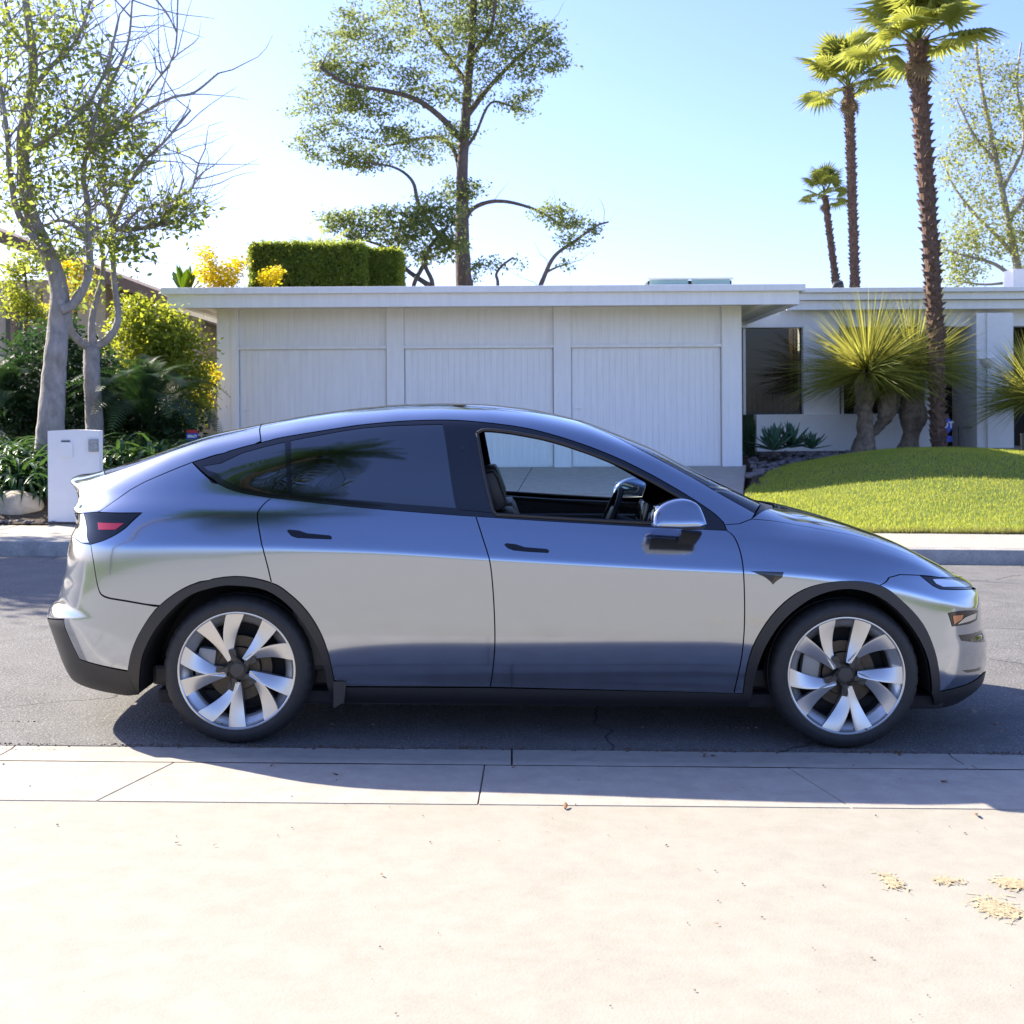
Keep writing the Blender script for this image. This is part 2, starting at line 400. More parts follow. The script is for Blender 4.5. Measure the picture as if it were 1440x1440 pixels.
AFI = crom([(1057,976),(1062,947),(1077,907),(1103,870),(1143,840),(1187,828),(1227,835),(1260,857),(1287,890),(1303,923),(1309,957),(1309,975)], 4)
HOODL = crom([(1057,730),(1090,733),(1147,743),(1213,756),(1260,773),(1313,792),(1352,811)], 4)
WSE = crom([(812,592),(860,612),(905,635),(965,667),(1017,697),(1062,722)], 4)
ROOFE = crom([(366,600),(428,588),(491,579),(553,573.5),(616,571.5),(678,573),(741,579),(780,585),(812,592)], 4)
HATCHS = [(271,650),(205,677),(183,689),(142,718)]
BUMPS = crom([(127.5,766),(132,793),(138,826),(147,839),(177,845),(223,853)], 3)
def upto(L, x): return [p for p in L if p[0] <= x]
def frm(L, x): return [p for p in L if p[0] >= x]
def belt(a, b): return [p for p in BELT if a <= p[0] <= b]
def sx(x, t): a, _ = inv(np.array([x]), np.array([.3])); return ('st', float(a[0]), t)
END_F, END_R = ('st', SMAX, TTOP), ('st', SMIN, TTOP)

# painted panels
def named(objs): return objs
i_dr = [p for p in ARO if p[0] >= 382]; i_dl = [p for p in ARO if 223 <= p[0] <= 382]
rear_door = panel('rear_door', [belt(384, 669) + BSHUT[1:] + [(471,965)] + i_dr[::-1] + DREAR[::-1][1:]], M_PAINT, car)
front_door = panel('front_door', [belt(669, 1022) + DFRONT[1:] + [(880,971)] + BSHUT[::-1]], M_PAINT, car)
panel('rear_quarter_panel', [belt(271, 384) + DREAR[1:] + i_dl[::-1] + BUMPS[::-1][1:] + [(153,757),(177,742),(200,721),(137,720)] + HATCHS[::-1][:-1]], M_PAINT, car)
panel('front_fender', [[(1022,746),(1019,738),(1040,736.5)] + HOODL + [(1322,812),(1293,809),(1265,808),(1250,812),(1237,823)] + [p for p in AFO if p[0] < 1237][::-1] + DFRONT[::-1][:-1]], M_PAINT, car)
panel('front_bumper', [[(1237,823),(1250,812),(1265,808),(1293,809),(1312,824),(1322,828.5),(1367,829),('xz',9,.69),('xz',9,.25),(1384,946),(1360,962),(1321,972)] + [p for p in AFO if p[0] > 1237][::-1]], M_PAINT, car, both=True)
panel('hood', [HOODL + [('xz',9,.722), END_F, ('c', 2.0), ('c', 1.6), ('c', 1.29)]], M_PAINT, car, both=True)
panel('cowl', [[(1057,730), ('c', 1.29), ('c', 1.18), (1062,723)]], M_BLACK, car, both=True, off=-.006, flange=0)
panel('windshield', [WSE + [('c', 1.18), ('c', .7), ('c', .27)]], M_WSHIELD, car, both=True, flange=.004)
panel('roof_glass', [ROOFE + [('c', .27), ('c', -.6), ('c', -1.49)]], M_ROOFG, car, both=True, flange=.004)
RGE = [(330,608.5),(300,615),(262,627.5),(225,641),(180,657),(148,668)]
panel('rear_window', [RGE + [('c', -2.27), ('c', -1.9), ('c', -1.49), (366,600)]], M_TINT, car, both=True, flange=.004)
panel('tailgate', [[(366,600)] + [(367,620)] + [p for p in TRIMU if p[0] < 366][::-1] + HATCHS[1:] + [(137,720),(113,722),('xz',-9,1.05), END_R, ('c', -2.27)] + RGE[::-1]], M_PAINT, car, both=True)
panel('roof_rail', [ROOFE + WSE[1:] + [(1057,730),(1040,736.5),(1019,738)] + TRIMU[::-1][:-1*len([p for p in TRIMU if p[0] < 366])] + [(367,620)]], M_PAINT, car)
panel('rear_bumper', [BUMPS + [p for p in ARO if p[0] < 223][::-1] + [(112,927),(90,871),('xz',-9,.50),('xz',-9,.94),(104,757),(115,764)]], M_PAINT, car, both=True)
panel('rear_bumper_skirt', [[(90,871),(112,927),(180,944),(196,977),sx(-2.0, 0),('st', SMIN, .1),('xz',-9,.50)]], M_BLACK, car, both=True)
panel('front_bumper_skirt', [[(1309,974),(1321,972),(1360,962),(1384,946),('xz',9,.25),('st', SMAX, .1),sx(2.1, 0),sx(1.93, 0)]], M_BLACK, car, both=True, off=.004)
panel('rocker_panel', [[(461,967),(689,968),(880,972),(1045,976),(1057,977),sx(1.0, 0),sx(-1.0, 0)]], M_BLACK, car, off=-.004, gap=.001)
panel('wheel_arch_trim', [ARO + ARI[::-1]], M_BLACK, car, off=.007, gap=0, grid=.02)
panel('wheel_arch_trim', [AFO + AFI[::-1]], M_BLACK, car, off=.007, gap=0, grid=.02)
# windows
QG = [(287,655),(340,637),(370,628.5),(400,621.5),(405,695),(375,692.5),(337,684),(311,672.5),(293,661)]
RG = [(409,619.5),(480,606),(512,601.5),(560,598),(622,596.5),(641,714),(560,708),(480,701),(411,695.5)]
FW = crom([(671,609),(682,604.5),(712,607),(739,611.5),(780,620.5),(843,642),(895,665.5),(945,693),(962,706),(958,733)], 3) + [(909,735.5),(808,730),(698,723.5),(693,717),(681,668)]
def hole(L, k): return L
panel('window_trim', [TRIMU + [(1022,745)] + BELT[::-1][1:-1], QG, RG, FW], M_GLOSSB, car, off=-.002, gap=.001, flange=.02)
panel('quarter_window', [QG], M_TINT, car, off=-.004, gap=-.004, flange=.003)
for o in panel('window', [RG], M_TINT, car, off=-.004, gap=-.004, flange=.003): pass
panel('pillar_cover', [[(629,597.5),(653,599),(692,721),(646,716.5)]], M_GLOSSB, car, off=.001, gap=0, flange=.003)
# rubber run channel of the lowered front windows, a raised frame round the opening
for sgn in (-1, 1):
    s_, t_ = from_photo(FW); P = S(s_, t_)*np.array([1, sgn, 1]); mb = MB()
    pts = [Vector(p) for p in P]; mb.tube(pts+[pts[0]], .009, 6, False); mb.build('window_seal', M_SEAL, car, True)
# far side front window is shut
panel('window', [FW], M_CLEAR, car, off=-.006, gap=-.004, flange=.003, sides=(1,))
# lamps
panel('tail_lamp', [[(113,722),(137,720),(200,721),(177,742),(153,757),(127,765.5),(115,764),(104,757),('xz',-9,.94),('xz',-9,1.05)]], M_LAMPB, car, both=True, off=.001)
panel('tail_lamp_reflector', [[(138,735),(175,736),(163,745),(139,745)]], M_RED, car, off=.0035, gap=0, flange=.002, grid=.012)
panel('tail_lamp_lens', [[(106,752),(112,737),(113,724),(118,722),(123,745),(126,763),(116,763)]], M_LENS, car, off=.003, gap=0, flange=.002, grid=.012)
panel('headlight', [[(1293,809.5),(1322,812.5),(1352,811.5),(1364,818),(1369,824.5),(1367,829),(1322,828.5),(1312,824)]], M_LAMPB, car, off=.001)
panel('headlight_lens', [[(1311,815),(1358,819),(1364,823),(1362,826),(1326,825.5),(1316,821)]], M_LENS, car, off=.003, gap=0, flange=.002, grid=.012)
panel('front_corner_lamp', [[(1333,862),(1376,858),(1374,872),(1364,877),(1339,881)]], M_LAMPB, car, off=.002, gap=0, flange=.004, grid=.012)
panel('front_corner_lens', [[(1339,866),(1354,864.5),(1352,871),(1341,878)]], M_AMBER, car, off=.004, gap=0, flange=.002, grid=.012)
panel('front_corner_reflector', [[(1357,868),(1373,862),(1371,870),(1361,874),(1345,878)]], M_CHROME, car, off=.0045, gap=0, flange=.002, grid=.012)
panel('bumper_recess', [[(1348,893),(1381,886),(1386,903),(1352,901)]], M_GLOSSB, car, off=.001, gap=0, flange=.004, grid=.012)  # flush gloss black stands for the dark reflection in the bumper groove
panel('bumper_recess', [[(1353,943),(1380,938.5),(1378,943),(1360,946)]], M_GLOSSB, car, off=.001, gap=0, flange=.004, grid=.012)
for d, L in ((rear_door, [(403.5,747),(406,744.8),(420,746),(432,750),(464,753),(467,755.5),(466,758.5),(440,757.5),(418,756.5),(410,754)]),
             (front_door, [(709,766),(712,763.8),(726,765.5),(738,769.5),(769,772),(772.5,774.5),(771,777.6),(742,776),(722,774),(714,771)])):
    for o, sg in zip(d, (-1, 1)):
        panel('door_handle', [L], M_LAMPB, o, off=.0015, gap=0, flange=.003, grid=.01, sides=(sg,))
panel('side_repeater', [[(1055,803),(1102,804.5),(1100,812),(1087,822)]], M_GLOSSB, car, off=.002, gap=0, flange=.003, grid=.012)
panel('repeater_lens', [[(1062,806),(1090,809),(1086,818)]], M_BLACK, car, off=.004, gap=0, flange=.002, grid=.012)
panel('pillar_camera', [[(646,627),(651,626),(654,630),(652,634),(647,633)]], M_SCREEN, car, off=.003, gap=0, flange=.002, grid=.01)
# shell under the panels: shuts the gaps, lines the doors
LOW = [belt(271, 1022) + [(1019,738),(1040,736.5)] + HOODL + [('xz',9,.722),('st',SMAX,.1), sx(2.1,.1), sx(1.93,.1), (1309,974)] + AFI[::-1] + [sx(1.0,.1), sx(-1.0,.1)] + ARI[::-1] + [sx(-2.0,.1), ('st',SMIN,.1), ('xz',-9,1.05)] + HATCHS[::-1][:-1]]
panel('inner_shell', LOW, M_DARK, car, off=-.016, gap=0, flange=0, grid=.05)
panel('inner_shell', [ROOFE + WSE[1:] + [(1057,730),(1040,736.5),(1019,738)] + TRIMU[::-1][:-1*len([p for p in TRIMU if p[0] < 366])] + [(367,620)]], M_DARK, car, off=-.016, gap=0, flange=0, grid=.05)
panel('inner_shell', [[(366,600)] + [(367,620)] + [p for p in TRIMU if p[0] < 366][::-1] + HATCHS[1:] + [(137,720),(113,722),('xz',-9,1.05), END_R, ('c', -2.27)] + RGE[::-1]], M_DARK, car, off=-.016, gap=0, flange=0, grid=.05)
panel('inner_shell', [HOODL + [('xz',9,.722), END_F, ('c', 2.0), ('c', 1.6), ('c', 1.18), (1062,723)]], M_DARK, car, both=True, off=-.02, gap=0, flange=0, grid=.05)
# wheel housings
for L in (ARI, AFI):
    s_, t_ = from_photo(L); P = S(s_, t_)
    for sgn in (-1, 1):
        v = []; f = []; n = len(P)
        for p in P: v += [(p[0], sgn*(p[1]+.004), p[2]), (p[0], sgn*.55, p[2])]
        f = [(2*i, 2*i+1, 2*i+3, 2*i+2) for i in range(n-1)] + [tuple(2*i+1 for i in range(n))]
        mk('wheel_housing', v, f, M_DARK, car)
mb = MB(); mb.bbox((-1.85, -.82, .17), (1.95, .82, .24), .02); mb.build('underbody', M_DARK, car)
for sgn in (-1, 1):
    mb = MB(); mb.add([(-.99, sgn*.90, .30), (-.99, sgn*.90, .172), (-.94, sgn*.895, .20), (-.93, sgn*.895, .30), (-.99, sgn*.70, .30), (-.99, sgn*.70, .16)], [(0,1,2,3), (0,4,5,1)]); mb.build('mud_flap', M_BLACK, car)

# ---- wheels
def spoke_wheel(name, loc, tau0, far):
    w = empty(name, loc); w.parent = car
    Mx = Matrix(((1,0,0,0),(0,0,-1,0),(0,1,0,0),(0,0,0,1)))     # local z points out of the near side
    # tyre with cut shoulder blocks
    prof = [(.262,-.02),(.277,-.003),(.281,.003),(.292,.006),(.306,.0075),(.312,.0055),(.324,.003),(.336,-.006),(.346,-.018),(.3515,-.030),(.3535,-.040),(.3555,-.060),(.3555,-.085),(.349,-.087),(.349,-.097),(.356,-.099),(.356,-.15),(.349,-.152),(.349,-.162),(.3555,-.164),(.354,-.21),(.345,-.24),(.31,-.255),(.262,-.245)]
    n = 160; v = []; f = []
    for j, (r, h) in enumerate(prof):
        for k in range(n):
            a = 2*PI*k/n; rr = r - (.0045 if 8 <= j <= 11 and k % 4 == 0 else 0)
            v.append(Mx @ Vector((rr*math.cos(a), rr*math.sin(a), h)))
    for j in range(len(prof)-1):
        for k in range(n): f.append((j*n+k, j*n+(k+1) % n, (j+1)*n+(k+1) % n, (j+1)*n+k))
    mk('tyre', v, f, M_RUBBER, w, True, 40)
    mb = MB()
    mb.lathe([(.2815,-.012),(.2815,-.001),(.279,.003),(.274,.0035),(.270,.001),(.268,-.006),(.255,-.020),(.236,-.036),(.226,-.048),(.222,-.056)], 96, Mx)
    for q in range(5):
        tau = tau0 - 72*q
        for kind, a1 in ((0, tau-3), (1, tau-38)):
            t0 = Vector((.058*math.cos(R(tau)), .058*math.sin(R(tau)), 0)); t1 = Vector((.2695*math.cos(R(a1)), .2695*math.sin(R(a1)), 0))
            d = (t1-t0).normalized(); p = Vector((-d.y, d.x, 0)); v = []; f = []; K = 14
            for i in range(K+1):
                u = i/K; c = t0.lerp(t1, u); bow = .016*math.sin(PI*u)*(1 if kind else -.35)
                c = c + p*bow; hw = .011+.0305*u**.9
                ridge = -.004-.012*(1-u)**2; low = -.004-.025*math.sin(PI*min(1, u*1.02))**.9*(1-.25*u)-.016*(1-u)
                hl, hr = (low, ridge) if not kind else (ridge, low)       # the crest runs along the inside of the V
                L_, R_ = c+p*hw, c-p*hw
                if i == K: L_ = L_.normalized()*.2705; R_ = R_.normalized()*.2705
                e = .2 if kind else -.2
                mid = c + p*hw*(.62 if kind else -.62)
                v += [Vector((L_.x, L_.y, hl)), Vector((mid.x, mid.y, ridge-.001)), Vector((R_.x, R_.y, hr)), Vector((R_.x, R_.y, hr-.03)), Vector((L_.x, L_.y, hl-.03))]
            for i in range(K):
                for k in range(5): f.append((i*5+k, (i+1)*5+k, (i+1)*5+(k+1) % 5, i*5+(k+1) % 5))
            f.append((0,1,2,3,4)); f.append(tuple(K*5+k for k in (4,3,2,1,0)))
            mb.add([Mx @ a for a in v], f)
    mb.build('rim', M_RIM, w, True, 28)
    mb = MB(); mb.lathe([(.2221,-.056),(.215,-.10),(.212,-.24)], 64, Mx); mb.lathe([(.0,-.135),(.213,-.135)], 64, Mx); mb.build('barrel', M_DARK, w, True)
    mb = MB(); star = []
    for q in range(5):
        for da, r in ((-46, .050), (-41, .100), (-25, .104), (-12, .055)):
            a = R(tau0-72*q+da+8); star.append((r*math.cos(a), r*math.sin(a)))
    mb.prism(star[::-1], Mx @ Matrix.Translation((0, 0, -.046)), .030)
    mb.lathe([(.034,-.02),(.033,-.0135),(.028,-.0125),(.0,-.012)], 40, Mx); mb.build('hub_cap', M_HUB, w)
    mb = MB(); mb.lathe([(.105,-.072),(.155,-.072),(.155,-.095),(.105,-.095)], 64, Mx); mb.lathe([(.0,-.055),(.10,-.055),(.105,-.085)], 48, Mx)
    mb.build('brake_disc', M_DISC, w, True, 30)
    mb = MB(); mb.bbox((-.205,-.075,-.115), (-.115,.075,-.046), .02, Mx @ Matrix.Rotation(R(-8), 4, 'Z')); mb.build('brake_caliper', M_CALIPER, w, True, 40)
    if far: w.rotation_euler = (0, 0, PI)
    return w
spoke_wheel('wheel', (-1.445, -.930, .354), 58, False)
spoke_wheel('wheel', (1.445, -.930, .354), 76, False)
spoke_wheel('wheel', (-1.445, .930, .354), 20, True)
spoke_wheel('wheel', (1.445, .930, .354), 40, True)

# ---- door mirrors
def carxz(px, py, yc):
    a = CARI @ CAM; b = CARI @ at(px, py, 0); k = (yc-a.y)/(b.y-a.y); q = a+(b-a)*k; return q.x, q.z
MO = crom([(914.5,736),(917,723),(925,712.5),(940,705),(958,701.8),(973,704),(984,711),(990,724),(993.5,737)], 3) + [(985,740),(955,741),(918,740)]
for sgn in (-1, 1):
    o2 = [carxz(x, y, -1.04) for x, y in MO]; cx = sum(p[0] for p in o2)/len(o2); cz = sum(p[1] for p in o2)/len(o2)
    lay = [(.945,.72),(.953,.90),(.968,.985),(.995,1.),(1.03,.985),(1.05,.955),(1.062,.90),(1.068,.80),(1.071,.5)]
    v = []; f = []; n = len(o2)
    for y, k in lay:
        for x, z in o2: v.append((cx+(x-cx)*k, sgn*(y-(.5*(z-cz)*k if y > .99 else 0)), cz+(z-cz)*k))
    for j in range(len(lay)-1):
        for i in range(n):
            q = (j*n+i, j*n+(i+1) % n, (j+1)*n+(i+1) % n, (j+1)*n+i); f.append(q if sgn < 0 else q[::-1])
    f.append(tuple(range(n))); f.append(tuple((len(lay)-1)*n+i for i in range(n)))
    m = mk('door_mirror', v, f, M_PAINT, car, True, 42)
    g = MB(); x0 = min(p[0] for p in o2)-.002
    g.bbox((x0+.022, min(sgn*.985, sgn*1.04), cz-.04), (x0+.05, max(sgn*.985, sgn*1.04), cz+.02), .008); g.build('mirror_glass', M_CHROME, m)
    g = MB(); z0 = min(p[1] for p in o2)
    g.bbox((cx-.10, min(sgn*.955, sgn*1.05), z0-.004), (cx+.12, max(sgn*.955, sgn*1.05), z0+.006), .004)
    g.add([(cx+.03, sgn*.985, z0+.002), (cx+.12, sgn*.985, z0+.006), (cx+.14, sgn*.885, z0+.004), (cx+.04, sgn*.885, z0-.002),
           (cx+.03, sgn*.985, z0-.010), (cx+.12, sgn*.985, z0-.008), (cx+.14, sgn*.885, z0-.026), (cx+.04, sgn*.885, z0-.030)],
          [(0,1,2,3),(4,7,6,5),(0,4,5,1),(1,5,6,2),(3,2,6,7),(0,3,7,4)]); g.build('mirror_foot', M_BLACK, m)

# ---- cabin
mb = MB(); mb.bbox((-1.9,-.74,.24), (1.2,.74,.34), .02); mb.build('cabin_floor', M_TRIMIN, car)
for sgn in (-1, 1):
    mb = MB(); mb.bbox((-1.2, min(sgn*.70, sgn*.86), .34), (.98, max(sgn*.70, sgn*.86), .98), .03)
    mb.add([(-1.2, sgn*.85, .97), (.98, sgn*.85, .97), (.98, sgn*.845, 1.035), (.1, sgn*.845, 1.065), (-1.2, sgn*.83, 1.14), (-1.2, sgn*.79, .97), (.98, sgn*.79, .97), (.98, sgn*.80, 1.03), (.1, sgn*.80, 1.06), (-1.2, sgn*.78, 1.135)],
           [(0,1,2,3,4), (5,9,8,7,6), (4,3,8,9), (3,2,7,8), (0,4,9,5), (1,6,7,2)]); mb.build('door_lining', M_TRIMIN, car)
def seat(x, y):
    mb = MB()
    mb.bbox((x-.02, y-.25, .38), (x+.52, y+.25, .58), .05)
    Mt = Matrix.Translation((x, y, .55)) @ Matrix.Rotation(R(-20), 4, 'Y')
    mb.bbox((-.08, -.25, -.05), (.08, .25, .56), .05, Mt); mb.bbox((-.055, -.14, .57), (.055, .14, .78), .045, Mt)
    mb.build('front_seat', M_SEAT, car, True, 50)
seat(-.02, -.38); seat(-.02, .38)
mb = MB(); mb.bbox((-1.18,-.66,.36), (-.68,.66,.58), .05); mb.bbox((-.08,-.66,-.05), (.08,.66,.60), .05, Matrix.Translation((-1.2,0,.55)) @ Matrix.Rotation(R(-24), 4, 'Y'))
mb.build('rear_seat', M_SEAT, car, True, 50)
mb = MB(); mb.bbox((.62,-.74,.62), (1.15,.74,.93), .06); mb.bbox((.70,-.74,.90), (1.16,.74,.985), .03); mb.build('dashboard', M_TRIMIN, car, True, 50)
mb = MB(); mb.bbox((.64,-.72,.955), (.90,.72,.992), .012); mb.build('dashboard_strip', M_PALE, car, True, 50)
sw = Matrix.Translation((.42, .38, .985)) @ Matrix.Rotation(R(-68), 4, 'Y')
mb = MB(); mb.tube([sw @ Vector((.178*math.cos(a), .185*math.sin(a), 0)) for a in [2*PI*k/40 for k in range(41)]], .0165, 10, False)
mb.build('steering_wheel', M_TRIMIN, car, True)
mb = MB(); mb.bbox((-.075,-.06,-.035), (.075,.06,.01), .02, sw); mb.bbox((-.17,-.018,-.02), (.17,.018,0), .006, sw @ Matrix.Rotation(R(90), 4, 'Z')); mb.bbox((-.17,-.018,-.02), (0,.018,0), .006, sw)
mb.tube([sw @ Vector((0,0,-.02)), Vector((.72,.38,.86))], [.04,.06], 12); mb.build('steering_column', M_TRIMIN, car, True, 40)
mb = MB(); mb.bbox((-.012,-.19,-.11), (.012,.19,.11), .008, Matrix.Translation((.565,.02,1.0)) @ Matrix.Rotation(R(14), 4, 'Y')); mb.bbox((.57,-.03,.85), (.66,.06,.95), .01); mb.build('touch_screen', M_SCREEN, car, True, 40)
mb = MB(); mb.bbox((-.02,-.12,-.035), (.02,.12,.035), .012, Matrix.Translation((.42,0,1.36)) @ Matrix.Rotation(R(20), 4, 'Y')); mb.build('interior_mirror', M_TRIMIN, car)

# ============================================================ GROUND
rnd = random.Random(11)
def g(x): return -.015*max(-90, min(90, x))
def ground_mat(name, c1, c2, rough, scale, bump, bscale, speck=None, speck_amt=.5, stain=None, stain_scale=.5, stain_lo=.62, crack=None, crack_scale=.35):
    m = bpy.data.materials.new(name); m.use_nodes = True; nt = m.node_tree; N = nt.nodes; L = nt.links; b = N['Principled BSDF']
    b.inputs['Roughness'].default_value = rough; b.inputs['Specular IOR Level'].default_value = .3
    tc = N.new('ShaderNodeTexCoord'); src = tc.outputs['Object']
    n1 = N.new('ShaderNodeTexNoise'); n1.inputs['Scale'].default_value = scale; n1.inputs['Detail'].default_value = 8; n1.inputs['Roughness'].default_value = .65; L.new(src, n1.inputs['Vector'])
    mx = N.new('ShaderNodeMix'); mx.data_type = 'RGBA'; mx.inputs[6].default_value = (*c1, 1); mx.inputs[7].default_value = (*c2, 1)
    r1 = N.new('ShaderNodeMapRange'); r1.inputs[1].default_value = .35; r1.inputs[2].default_value = .65; L.new(n1.outputs[0], r1.inputs[0]); L.new(r1.outputs[0], mx.inputs[0])
    col = mx.outputs[2]
    def over(fac, c, amt):
        nonlocal col
        q = N.new('ShaderNodeMix'); q.data_type = 'RGBA'; ml = N.new('ShaderNodeMath'); ml.operation = 'MULTIPLY'; ml.inputs[1].default_value = amt
        L.new(fac, ml.inputs[0]); L.new(ml.outputs[0], q.inputs[0]); L.new(col, q.inputs[6]); q.inputs[7].default_value = (*c, 1); col = q.outputs[2]
    if speck:
        v = N.new('ShaderNodeTexNoise'); v.inputs['Scale'].default_value = bscale*.9; v.inputs['Detail'].default_value = 2; L.new(src, v.inputs['Vector'])
        r = N.new('ShaderNodeMapRange'); r.inputs[1].default_value = .52; r.inputs[2].default_value = .66; L.new(v.outputs[0], r.inputs[0]); over(r.outputs[0], speck, speck_amt)
    if stain:
        v = N.new('ShaderNodeTexNoise'); v.inputs['Scale'].default_value = stain_scale; v.inputs['Detail'].default_value = 9; v.inputs['Roughness'].default_value = .6; L.new(src, v.inputs['Vector'])
        r = N.new('ShaderNodeMapRange'); r.inputs[1].default_value = stain_lo; r.inputs[2].default_value = stain_lo+.12; L.new(v.outputs[0], r.inputs[0]); over(r.outputs[0], stain, .6)
    if crack:
        wv = N.new('ShaderNodeTexNoise'); wv.inputs['Scale'].default_value = 1.3; wv.inputs['Detail'].default_value = 6; L.new(src, wv.inputs['Vector'])
        ad = N.new('ShaderNodeVectorMath'); ad.operation = 'MULTIPLY_ADD'; ad.inputs[1].default_value = (.6, .6, .6); L.new(wv.outputs['Color'], ad.inputs[0]); L.new(src, ad.inputs[2])
        vo = N.new('ShaderNodeTexVoronoi'); vo.feature = 'DISTANCE_TO_EDGE'; vo.inputs['Scale'].default_value = crack_scale; L.new(ad.outputs[0], vo.inputs['Vector'])
        r = N.new('ShaderNodeMapRange'); r.inputs[1].default_value = 0; r.inputs[2].default_value = .0035*crack_scale/.35; r.inputs[3].default_value = 1; r.inputs[4].default_value = 0; L.new(vo.outputs['Distance'], r.inputs[0]); over(r.outputs[0], crack, .85)
    L.new(col, b.inputs['Base Color'])
    nb = N.new('ShaderNodeTexNoise'); nb.inputs['Scale'].default_value = bscale; nb.inputs['Detail'].default_value = 4; L.new(src, nb.inputs['Vector'])
    bp = N.new('ShaderNodeBump'); bp.inputs['Distance'].default_value = bump; L.new(nb.outputs[0], bp.inputs['Height']); L.new(bp.outputs[0], b.inputs['Normal'])
    return m
M_ASPH = ground_mat('asphalt', (.11,.105,.10), (.15,.144,.136), .85, 3., .006, 90, speck=(.25,.24,.225), speck_amt=.8, crack=(.02,.02,.02), crack_scale=.30, stain=(.07,.07,.07), stain_scale=.6)
M_CONC = ground_mat('pale_concrete', (.30,.275,.222), (.342,.317,.26), .8, 9., .0010, 110, speck=(.36,.32,.26), speck_amt=.45, stain=(.34,.29,.21), stain_scale=2.3, stain_lo=.69)
M_CONC2 = ground_mat('grey_concrete', (.33,.30,.255), (.405,.37,.315), .85, 8., .0018, 110, speck=(.30,.27,.24), speck_amt=.4, stain=(.30,.27,.23), stain_scale=1.6, stain_lo=.6)
M_KERB = ground_mat('kerb_concrete', (.30,.285,.26), (.40,.38,.34), .9, 4., .003, 60, speck=(.2,.19,.17), stain=(.20,.19,.17), stain_scale=1.2, stain_lo=.55)
M_SOIL = ground_mat('garden_soil', (.045,.032,.022), (.08,.06,.042), .95, 5., .02, 25)
M_TURF = ground_mat('turf', (.09,.13,.022), (.14,.17,.03), .95, 2.5, .01, 60)
M_EARTH = ground_mat('dry_ground', (.16,.15,.09), (.22,.20,.12), .95, .05, .02, 1)

def sheet(name, xs, ys, zf, m, parent=None, kind='structure'):
    v = [(x, y, zf(x, y)) for y in ys for x in xs]; n = len(xs)
    f = [(j*n+i, j*n+i+1, (j+1)*n+i+1, (j+1)*n+i) for j in range(len(ys)-1) for i in range(n-1)]
    o = mk(name, v, f, m, parent, True)
    if kind and not parent: o['kind'] = kind
    return o
def lin(a, b, n): return [a+(b-a)*i/(n-1) for i in range(n)]
def slab(name, poly, zf, th, m, parent, bev=.006):
    """a paving slab with eased edges"""
    bm = bmesh.new(); n = len(poly)
    lo = [bm.verts.new((x, y, zf(x, y)-th)) for x, y in poly]; hi = [bm.verts.new((x, y, zf(x, y))) for x, y in poly]
    bm.faces.new(lo[::-1]); t = bm.faces.new(hi)
    for i in range(n): bm.faces.new((lo[i], lo[(i+1) % n], hi[(i+1) % n], hi[i]))
    bmesh.ops.bevel(bm, geom=list(t.edges), offset=bev, segments=2, affect='EDGES')
    me = bpy.data.meshes.new(name); bm.to_mesh(me); bm.free(); me.materials.append(m)
    return put(name, me, parent)

def terr(x, y): return (g(x)-.4) if y < 7 else (g(x)-.4)*max(0, 1-(y-7)/10)+.45*min(1, (y-7)/10)
o = sheet('terrain', [-1500,-400,-120,-60,-30,-15,0,15,30,60,120,400,1500], [-1500,-300,-90,-40,-16,-6,2,7,9,11,13,15,17,25,60,200,600,1500], terr, M_EARTH)
sheet('road', lin(-85, 85, 60), [-.96,0,1,2,3,4,5,6,6.55], lambda x, y: g(x)+.055*max(0, 1-((y-2.9)/3.75)**2), M_ASPH)
# near gutter, kerb lip and pavement slabs
def near_z(y):
    for (a, za), (b, zb) in zip(NP, NP[1:]):
        if b <= y <= a: return za+(zb-za)*(a-y)/(a-b)
    return NP[-1][1]
NP = [(-.93,.0),(-1.0,-.006),(-1.215,.004),(-1.235,.024),(-1.32,.030),(-1.33,.030),(-1.92,.045),(-14,.10)]
gut = empty('gutter'); gut['kind'] = 'structure'
jx = [-7.2,-5.8,-4.35,-2.9,-1.50,-.13,1.21,2.6,4.0,5.4,6.8]
gx = [-8,-6.2,-4.4,-2.35,-.01,2.05,4.2,6.3,8]
gx = [-13.6,-11.5,-9.8]+gx+[9.9,11.7,13.6]; jx = [-11.4,-10,-8.6]+jx+[8.2,9.6,11.3]
for a, b in zip(gx, gx[1:]):
    c = a+.004; d = b-.004; v = []; f = []
    ys = [-.94,-1.0,-1.1,-1.215,-1.225,-1.235,-1.315,-1.32]
    xs = lin(c, d, 8)
    for y in ys:
        for x in xs: v.append((x, y+.006*noise.noise((x*2.3, y, 5)), g(x)+near_z(y)+.0015*noise.noise((x*3, y*9, 1))))
    n = len(xs); f = [(j*n+i, j*n+n*0+i+n, (j+1)*n+i+1, j*n+i+1) for j in range(len(ys)-1) for i in range(n-1)]
    v += [(c, -.94, g(c)-.12), (d, -.94, g(d)-.12), (c, -1.32, g(c)-.12), (d, -1.32, g(d)-.12)]; k = len(ys)*n
    f += [(k, k+1, *range(n-1, -1, -1)), (k, *[j*n for j in range(len(ys))], k+2), (k+1, k+3, *[j*n+n-1 for j in range(len(ys)-1, -1, -1)])]
    mk('gutter_section', v, f, M_CONC2, gut, True, 25)
pav = empty('pavement'); pav['kind'] = 'structure'
for a, b in zip(jx, jx[1:]):
    slab('slab', [(a+.002, -1.328), (a*1.095+.002, -1.918), (b*1.095-.002, -1.918), (b-.002, -1.328)], lambda x, y: g(x)+near_z(y), .12, M_CONC2, pav, .0025)
